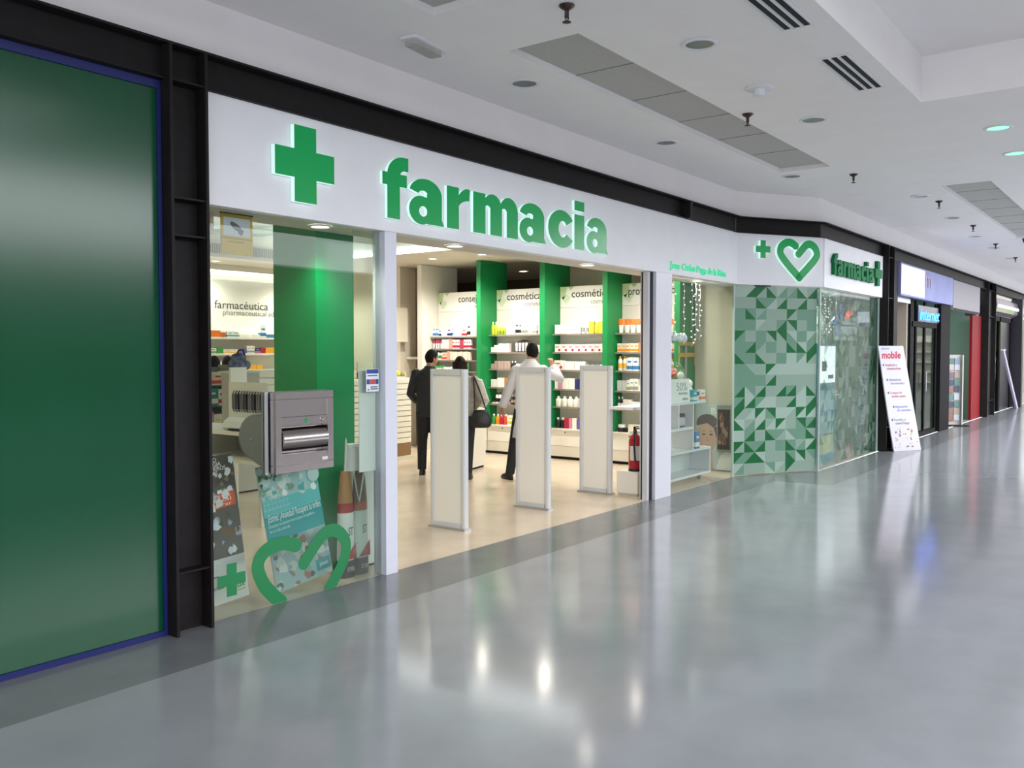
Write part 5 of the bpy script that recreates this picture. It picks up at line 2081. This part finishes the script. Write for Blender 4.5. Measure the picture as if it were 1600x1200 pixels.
m.box(0, .012, .058, .07, 1.5, 1.9)
m.box(.488, .5, .058, .07, 1.5, 1.9)
m.build('strip', mat('#c79a2c', .5), t)
m = MB()
m.box(0, .5, .07, .10, .001, .02)
m.box(.23, .27, .075, .095, .02, 1.9)
m.build('stand', M_alu, t)

# ---------------------------------------------------------------- window past the corner
m = MB()
fb = lambda u, v: (u, 4.80, v)
triangles(m, 12.75, 15.9, .0, 2.6, 19, 16, fb, 23, (3, 3, 2, 2))
m.box(12.75, 15.9, 4.804, 4.82, 0.001, 2.6, 2)
PAT2 = [mat('#2f7d56', .5), mat('#7ea08e', .5), mat('#a4b5aa', .5), mat('#c0cec8', .5)]
tag(m.build('patterned_backdrop', PAT2), 'triangle patterned backdrop inside the window past the angled corner', 'backdrop')
m = MB()
triangles(m, 12.78, 15.84, .03, 2.58, 18, 16, lambda u, v: (u, 4.15, v), 29, (3, 3, 2, 2))
PAT3 = [mat(c, .5, alpha=a_) for c, a_ in (('#12683f', .62), ('#7fa592', .3), ('#b4c6bd', .26), ('#d0dcd7', .36))]
tag(m.build('patterned_window_film', PAT3), 'see-through triangle patterned film on the long window past the angled corner', 'window film')
m = MB()
m.box(12.75, 15.92, 4.18, 4.82, 2.601, 2.68)
struct(m.build('ceiling_window', M_shopwhite))
m = MB()
m.box(15.88, 15.92, 4.16, 4.82, .001, 2.6)
struct(m.build('wall_window_end', mat('#5f7f70', .5)))
t = thing('vending_display', 'blue and white vending display with lit top panel in the window past the corner', 'vending machine', (13.45, 4.35, 0))
m = MB()
m.box(0, .85, .0, .3, .001, 1.82)
m.build('cabinet', mat('#3f8fae', .4), t)
m = MB()
m.box(.05, .80, -.012, -.001, 1.22, 1.78)
m.build('screen', mat('#eef4fa', .4, emit=.9), t)
m = MB()
m.box(.15, .36, -.016, -.0125, 1.40, 1.55)
m.box(.45, .7, -.016, -.0125, 1.28, 1.34)
m.build('screen_print', mat('#46484a', .5), t)
for k, (z, c) in enumerate(((.80, '#a9cfdc'), (.42, '#a2c8d0'), (.14, '#d9dca0'))):
    m = MB()
    m.box(.08, .74, -.012, -.001, z, z + .30)
    m.build('product_panel', mat(c, .35), t)
for i, (z, h) in enumerate(((2.14, .13), (1.88, .19))):
    t = thing('hanging_board', 'white hanging board with small writing, %s, in the window past the corner' % ('upper' if not i else 'lower'), 'board', (14.55, 4.45, z), 0, 'hanging boards')
    m = MB()
    m.box(0, 1.25, 0, .02, 0, h)
    m.build('board', mat('#dfe2ea', .5), t)
    m = MB()
    for k in range(14):
        m.box(.06 + k * .082, .11 + k * .082, -.002, -.0005, h * .35, h * .6)
    m.build('writing', mat('#7b8a94', .5), t)
    m = MB()
    for x in (.1, 1.15):
        m.tube([(x, .01, h), (x, .01, (2.6 if not i else 2.139) - z)], .002, 5)
    m.build('thread', mat('#d0d4d2', .6), t)
    if i:
        m = MB()
        for k in range(26):
            m.ball((.02 + k * .048, .01, h + .02), (.035, .02, random.uniform(.02, .04)), 5)
        m.build('snow', mat('#eef0f6', .9), t)


def ornament(label, x, z, kind, c):
    t = thing('ornament', label, 'ornament', (x, 4.35, z), 0, 'hanging ornaments past the corner')
    m = MB()
    if kind == 'star':
        pts = []
        for k in range(10):
            a = pi / 2 + k * pi / 5
            q = .17 if k % 2 == 0 else .075
            pts.append((q * cos(a), q * sin(a)))
        m.prism(pts, -.015, .015, 0, None, lambda u, v, w: (u, w, v))
    elif kind == 'hook':
        m.tube([(-.14, 0, .06), (-.02, 0, .12), (.12, 0, .07), (.15, 0, -.08), (.06, 0, -.13)], .035, 8)
    else:
        m.tube([(-.15, 0, -.06), (-.05, 0, -.02), (.06, 0, .05), (.15, 0, .06)], [.03, .06, .06, .03], 8)
    m.build('figure', mat(c, .3, coat=.5), t)
    m = MB()
    m.tube([(0, 0, .1), (0, 0, 2.6 - z)], .002, 5)
    m.build('thread', mat('#d8dcda', .6), t)


ornament('large shiny blue star hanging in the window past the corner', 14.55, 2.33, 'star', '#1c4fb4')
ornament('small blue curved ornament hanging under the blue star', 14.28, 2.10, 'hook', '#2a6fd0')
ornament('red ribbon ornament hanging between the blue ones', 15.02, 2.30, 'bow', '#d8402e')
ornament('blue hooked ornament hanging at the far end of the window past the corner', 15.68, 2.28, 'hook', '#2f6fe0')
ornament('white bow ornament hanging from the sign soffit past the corner', 15.33, 2.44, 'bow', '#eef2f4')
for i in range(3):
    light_string('string of white lights past the corner, %s from the angled window' % ORD[i], 13.2 + .22 * i, 4.25, 2.6, 1.95, 14, 40 + i, 'light strings past the corner', .14)
t = thing('crutch', 'dark grey crutch leaning in the window past the corner', 'crutch', (15.35, 4.42, .005))
t.rotation_euler.y = radians(3)
m = MB()
m.tube([(0, 0, .0), (0, 0, .85), (0, .02, 1.05)], .016, 10)
m.build('shaft', mat('#3c4446', .4), t)
m = MB()
m.tube([(0, -.12, .82), (0, 0, .85)], .016, 8)
m.tube([(0, .02, 1.05), (.05, -.02, 1.08), (.06, -.06, 1.18), (0, -.08, 1.2), (-.06, -.06, 1.18), (-.05, -.02, 1.08), (0, .02, 1.05)], .02, 8)
m.build('handle', mat('#22282a', .5), t)
m = MB()
m.lathe([(.026, 0), (.02, .05)], 12)
m.build('rubber_foot', M_black, t)
t = thing('red_tag', 'small red square tag standing at the foot of the window past the corner', 'tag', (14.75, 4.3, .001))
m = MB()
m.box(0, .2, 0, .02, 0, .2)
m.build('card', mat('#b8523c', .5), t)
m = MB()
m.box(.05, .15, -.002, -.0005, .05, .15)
m.build('print', mat('#d9a48e', .5), t)
t = thing('glass_shelf', 'white shelf on a post in the window past the corner', 'shelf', (14.5, 4.5, 0))
m = MB()
m.box(0, .55, 0, .2, .98, 1.0)
m.build('board', mat('#eef0ee', .4), t)
m = MB()
m.box(.24, .30, .08, .12, .02, .979)
m.box(.1, .44, .02, .18, .001, .02)
m.build('post', M_alu, t)
row([(('carton', .16, .1, .24, Y_, BK), 2), (('carton', .14, .1, .16, OR, W_), 1)], .0, 1.0, 'on the post shelf past the corner', lambda u, v, z: ((14.52 + u, 4.52 + v, z), 0), 'goods past the corner')
for x in (13.3, 14.6):  # lamps added to brighten the display behind the patterned film
    downlight('added fill downlight in the soffit of the window past the corner, %s' % ('by the light strings' if x < 14 else 'over the hanging boards'), x, 4.5, 2.6, .07, M_lamp, 'lit shop downlights', SHOP_SPOT * 1.0, 150)


# ---------------------------------------------------------------- corridor beyond: totem and further shops
t = thing('totem_sign', 'white leaning totem board with red lettering beside the black steel column', 'sign', (15.99, 3.87, .002))
BLp, BRp = Vector((15.99, 3.87)), Vector((16.57, 3.57))
a = math.atan2(BRp.y - BLp.y, BRp.x - BLp.x)
w = (BRp - BLp).length
t.rotation_euler = (-.02, .0, a)
m = MB()
m.add([(0, 0, 0), (w, 0, 0), (.219, 0, 1.79), (-.369, 0, 1.79), (-.152, 0, .68),
       (0, .02, 0), (w, .02, 0), (.219, .02, 1.79), (-.369, .02, 1.79), (-.152, .02, .68)],
      [(0, 1, 2, 3, 4), (9, 8, 7, 6, 5), (0, 5, 6, 1), (1, 6, 7, 2), (2, 7, 8, 3), (3, 8, 9, 4), (4, 9, 5, 0)])
m.build('board', mat('#cfccd6', .5), t)
text('totem_lettering', 'mobile', .17, mat('#c0243c', .5), t, (-.29, -.002, 1.58), offset=.004, width=.44)
text('totem_small_lettering', 'planet', .05, mat('#7a86b8', .5), t, (-.30, -.002, 1.73), width=.18)
LN = [('Ampliación y', 'renovación de línea', '#c2606e', 1.45, .14), ('Liberación de', 'terminales', '#76809e', 1.20, .18), ('Compra de', 'móviles usados', '#c2606e', .98, .16), ('Reparación', 'de móviles', '#6f86c4', .74, .24), ('Fundas y', 'tarjetas Prepago', '#8a8a92', .52, .16)]
for s1, s2, c, z, x in LN:
    x -= .36 * z / 1.79 + .06
    text('totem_line', s1, .06, mat(c, .5), t, (x, -.002, z), width=.28)
    text('totem_line', s2, .06, mat(c, .5), t, (x + .04, -.002, z - .06), width=.33)
    m = MB()
    m.prism(arcpts(x - .04, z + .02, .015, .02, 0, 360, 8)[:-1], -.003, -.001, 0, None, lambda u, v, q: (u, q, v))
    m.build('bullet', mat('#4c4654', .5), t)
blobs(t, 'confetti_print', ['#3f7fc4', '#e0b23a', '#8a4fa0', '#b84a5a', '#9aa8d0', '#a8b83a'], .02, w - .03, .06, .40, 46, 21, (.008, .022))
m = MB()
m.box(.1, w - .1, .03, .3, .0, .02)
b = m.build('foot', M_dark, t)
b.rotation_euler.x = .02

M_frame = mat('#121113', .7, spec=.12)
# phone shop
t = thing('shop_sign', 'glossy white and lilac sign board over the phone shop beyond the black steel column', 'sign', (0, 0, 0))
m = MB()
m.box(16.90, 21.40, 4.02, 4.12, 2.70, 3.28)
m.build('board', noisy('lilac_board', '#868cc0', '#9096c8', 2, .5, spec=.2), t)
m = MB()
m.box(16.92, 18.7, 4.012, 4.019, 2.73, 3.25)
m.build('lit_panel', mat('#f2f1f6', .3, emit=.35), t)
text('sign_lettering', 'm', .5, mat('#9a86b0', .4), t, (18.7, 4.01, 2.95), width=.55)
m = MB()
m.box(16.87, 18.12, 4.9, 5.0, 0, 2.7)
m.box(18.12, 18.2, 4.2, 5.0, 0, 2.7)
struct(m.build('wall_phone_shop', mat('#b9ad9e', .7)))
m = MB()
m.box(16.87, 24.5, 10.4, 10.5, 0, 3.4)
m.box(16.3, 16.4, 5, 10.5, 0, 3.4)
struct(m.build('wall_rear', mat('#b8b6ac', .7)))
m = MB()
m.box(16.4, 36, 4.25, 12, 2.9, 2.95)
struct(m.build('ceiling_far', mat('#c8c6c0', .7)))
m = MB()
m.box(16.87, 18.1, 4.13, 4.24, 2.6, 2.69)
tag(m.build('shutter_box', M_alu), 'metal shutter box over the beige panel of the phone shop', 'shutter box')
t = thing('shop_door', 'dark framed glass doors of the phone shop', 'door', (0, 0, 0))
m = MB()
for x in (18.22, 18.66, 19.40, 20.42):
    m.box(x, x + (.24 if x < 18.3 else .10), 4.15, 4.19, .001, 2.69)
m.box(18.35, 20.42, 4.13, 4.22, 2.18, 2.28)
m.box(18.35, 20.42, 4.13, 4.22, .001, .10)
m.build('frame', M_frame, t)
for x0, x1 in ((18.46, 18.66), (18.79, 19.40), (19.53, 20.42)):
    m = MB()
    m.box(x0, x1, 4.17, 4.178, .10, 2.18)
    m.build('glass', M_glass, t)
m = MB()
m.tube([(19.36, 4.10, .9), (19.36, 4.10, 1.3)], .012, 8)
m.build('handle', M_alu, t)
m = MB()
m.box(20.56, 21.5, 4.08, 4.16, .001, 2.70)
struct(m.build('trim_14', M_frame))
t = thing('neon_sign', 'blue neon lettering over the glass doors of the phone shop', 'neon sign', (0, 0, 0))
text('neon_lettering', 'internet', .34, mat('#2f6fff', .4, emit=3.2), t, (18.75, 4.11, 2.32), extrude=.006, shear=.25, width=1.75)
m = MB()
m.box(18.7, 20.5, 4.118, 4.126, 2.285, 2.60)
m.build('backing', mat('#1b2233', .3), t)
m = MB()
m.box(19.2, 20.3, 7.2, 7.6, 0, 1.9)
m.box(19.2, 20.3, 7.18, 7.2, .9, .95, 1)
tag(m.build('shop_cabinet', [mat('#cfd6cf', .5), mat('#8fae9a', .5)]), 'pale cabinet inside the phone shop behind the glass doors', 'cabinet')

# card rack and bin before the next unit
t = thing('card_rack', 'tall wire rack of colourful cards before the teal shop', 'rack', (22.2, 4.45, 0), radians(-58))
m = MB()
m.box(-.02, .55, .10, .16, .02, 1.62)
m.box(.535, .56, .0, .16, .02, 1.62)
m.build('frame', mat('#cfc8c4', .5), t)
m = MB()
m.rbox(-.1, .65, -.2, .3, .001, .02, .05)
m.build('base', M_dark, t)
r = random.Random(31)
for k in range(9):
    for q in range(4):
        m = MB()
        dz = r.uniform(-.02, .02)
        m.box(q * .13, q * .13 + .115, .07, .09, .10 + k * .165 + dz, .24 + k * .165 + dz)
        m.build('card', mat(r.choice(['#7f94b8', '#c9b8a8', '#a07a6a', '#6f8f8a', '#d4c8c0', '#8a7688', '#565e70', '#b8a89a', '#cfd4dc', '#9aa8c0']), .5), t)
m = MB()
m.box(-.35, -.02, -.02, .10, 1.32, 1.48)
m.build('header', mat('#3f8fd0', .4), t)
t = thing('waste_bin', 'dark waste bin with pale lid beside the card rack', 'bin', (24.05, 4.55, 0))
m = MB()
m.rbox(-.22, .22, -.18, .18, .001, .68, .05)
m.build('body', mat('#2a2430', .5), t)
m = MB()
m.rbox(-.23, .23, -.19, .19, .681, .78, .05)
m.build('lid', mat('#b9a49c', .5), t)

# teal shop
t = thing('shop_sign', 'dull grey sign board over the teal shop beyond the phone shop', 'sign', (0, 0, 0))
m = MB()
m.box(21.66, 24.9, 4.06, 4.16, 2.62, 3.28)
m.build('board', mat('#8c8890', .5), t)
m = MB()
m.box(21.7, 24.86, 4.052, 4.059, 2.62, 2.66)
m.build('edge', M_dark, t)
m = MB()
m.box(21.64, 26.2, 6.6, 6.7, 0, 2.9)
m.box(21.62, 21.68, 4.36, 6.6, 0, 2.9)
m.box(25.76, 25.82, 4.42, 6.6, 0, 2.9)
struct(m.build('wall_teal', mat('#93b7a8', .6)))
m = MB()
m.box(24.55, 25.75, 4.16, 4.22, .001, 2.60)
tag(m.build('red_pillar', mat('#7c0a14', .6, spec=.2)), 'bright red pillar at the far edge of the teal shop', 'pillar')
m = MB()
m.box(24.95, 25.4, 4.16, 4.4, 2.601, 3.28)
struct(m.build('trim_15', mat('#5a565a', .5)))
hcolumn('trim_16', 25.84, 26.95, 4.0, 4.4, (.4, 2.6), 3.488)
for i, (x0, x1, y0, w) in enumerate(((17.5, 20.5, 6, 'the phone shop'), (22.2, 24.6, 5, 'the teal shop'))):  # glowing panels added to brighten the dark far shops
    t = thing('fill_panel', 'added flat glow panel inside ' + w, 'ceiling light', (0, 0, 0), 0, 'glow panels added in the far shops')
    m = MB()
    m.box(x0, x1, y0, y0 + .5, 2.87, 2.898)
    m.build('diffuser', mat('#fff8ee', .5, emit=3.0), t)
    m = MB()
    m.box(x0 - .03, x1 + .03, y0 - .03, y0 - .001, 2.86, 2.899)
    m.box(x0 - .03, x1 + .03, y0 + .501, y0 + .53, 2.86, 2.899)
    m.build('rim', M_alu, t)
# far unit
t = thing('shop_sign', 'shiny pale curved sign board over the farthest shop unit', 'sign', (0, 0, 0))
m = MB()
m.prism([(4.16, 2.70), (4.02, 2.78), (3.98, 2.95), (4.02, 3.12), (4.16, 3.2)], 27.05, 30.9, 0, None, lambda u, v, q: (q, u, v))
m.build('board', mat('#c9bcc4', .12, metal=.5), t)
m = MB()
m.box(27.1, 30.85, 3.97, 3.985, 2.9, 2.97)
m.build('light_strip', mat('#fff6fa', .4, emit=1.2), t)
t = thing('shop_door', 'dark glazed front of the farthest shop unit', 'door', (0, 0, 0))
m = MB()
for x in (27.0, 28.6, 30.7):
    m.box(x, x + .22, 4.15, 4.25, .001, 2.69)
m.box(27.0, 30.9, 4.15, 4.25, 2.55, 2.69)
m.build('frame', M_frame, t)
m = MB()
m.box(27.22, 28.6, 4.19, 4.2, .001, 2.55)
m.build('glass', M_glass, t)
m = MB()
m.box(28.82, 30.7, 4.19, 4.2, .001, 2.55)
m.build('dark_panel', mat('#26242c', .3), t)
m = MB()
m.box(26.5, 33, 8.0, 8.1, 0, 2.9)
struct(m.build('wall_rear_far', mat('#5f6264', .6)))
t = thing('leaning_board', 'pale leaning board before the dark glazing of the farthest shop', 'board', (0, 0, 0))
m = MB()
m.add([(28.3, 4.0, 1.72), (28.55, 4.0, 1.72), (30.6, 3.9, .003), (30.3, 3.9, .003), (28.3, 4.05, 1.72), (28.55, 4.05, 1.72), (30.6, 3.95, .003), (30.3, 3.95, .003)],
      [(0, 3, 2, 1), (4, 5, 6, 7), (0, 1, 5, 4), (1, 2, 6, 5), (2, 3, 7, 6), (3, 0, 4, 7)])
m.build('board', mat('#a9a4bc', .4), t)
m = MB()
m.box(28.25, 28.6, 3.985, 4.06, 1.721, 1.76)
m.build('top_rail', mat('#d8d4e0', .4), t)
m = MB()
m.box(31.05, 31.35, 3.9, 4.2, .001, 3.28)
struct(m.build('trim_17', mat('#25232a', .4)))
# far store across the end of the corridor
m = MB()
m.box(44, 44.2, -16, 8, 0, 5.5)
struct(m.build('wall_end', mat('#b7b3a8', .7)))
t = thing('shop_sign', 'long glowing white sign band of the store at the corridor end', 'sign', (0, 0, 0))
m = MB()
m.box(43.6, 43.9, -4, 5.6, 3.05, 3.55)
m.build('band', mat('#f0f2f6', .4, emit=.8), t)
t = thing('store_shelving', 'distant store shelving with yellow, white and red goods at the corridor end', 'shelves', (43.2, -2, 0))
m = MB()
m.box(.5, .6, 0, 7, .001, 2.4)
m.build('back', mat('#d8d0c0', .6), t)
r = random.Random(77)
for k in range(5):
    m = MB()
    m.box(0, .5, 0, 7, .3 + k * .45, .34 + k * .45)
    m.build('shelf', mat('#d8d6d0', .5), t)
row([(('carton', .34, .3, .26, c, None), 1) for c in ('#f2b23a', '#f0ede6', '#d84a40', '#e8e04a', '#f0ede6', '#ef7d2d', '#f0ede6', '#3f9a48', '#f2b23a')], .1, 1.69, 'on the fourth shelf of the distant store', lambda u, v, z: ((43.25, 4.9 - u, z), RZ), 'goods in the distant store')
row([(('carton', .34, .3, .28, c, None), 1) for c in ('#f0ede6', '#ef7d2d', '#f2b23a', '#f0ede6', '#d84a40', '#f0ede6', '#3f7fb8', '#f2b23a', '#f0ede6')], .1, 1.24, 'on the third shelf of the distant store', lambda u, v, z: ((43.25, 4.9 - u, z), RZ), 'goods in the distant store')
m = MB()
m.box(43.1, 43.4, .5, 5.2, 2.42, 2.95)
tag(m.build('green_header', mat('#7fae5a', .5)), 'green header board over the distant store shelving', 'header board')
# opposite side of the mall: unseen plain wall, height set for the panel and window reflections
m = MB()
m.box(-8, 60, -16.2, -16, 0, 4.7)
struct(m.build('wall_opposite', mat('#4a4847', .6)))
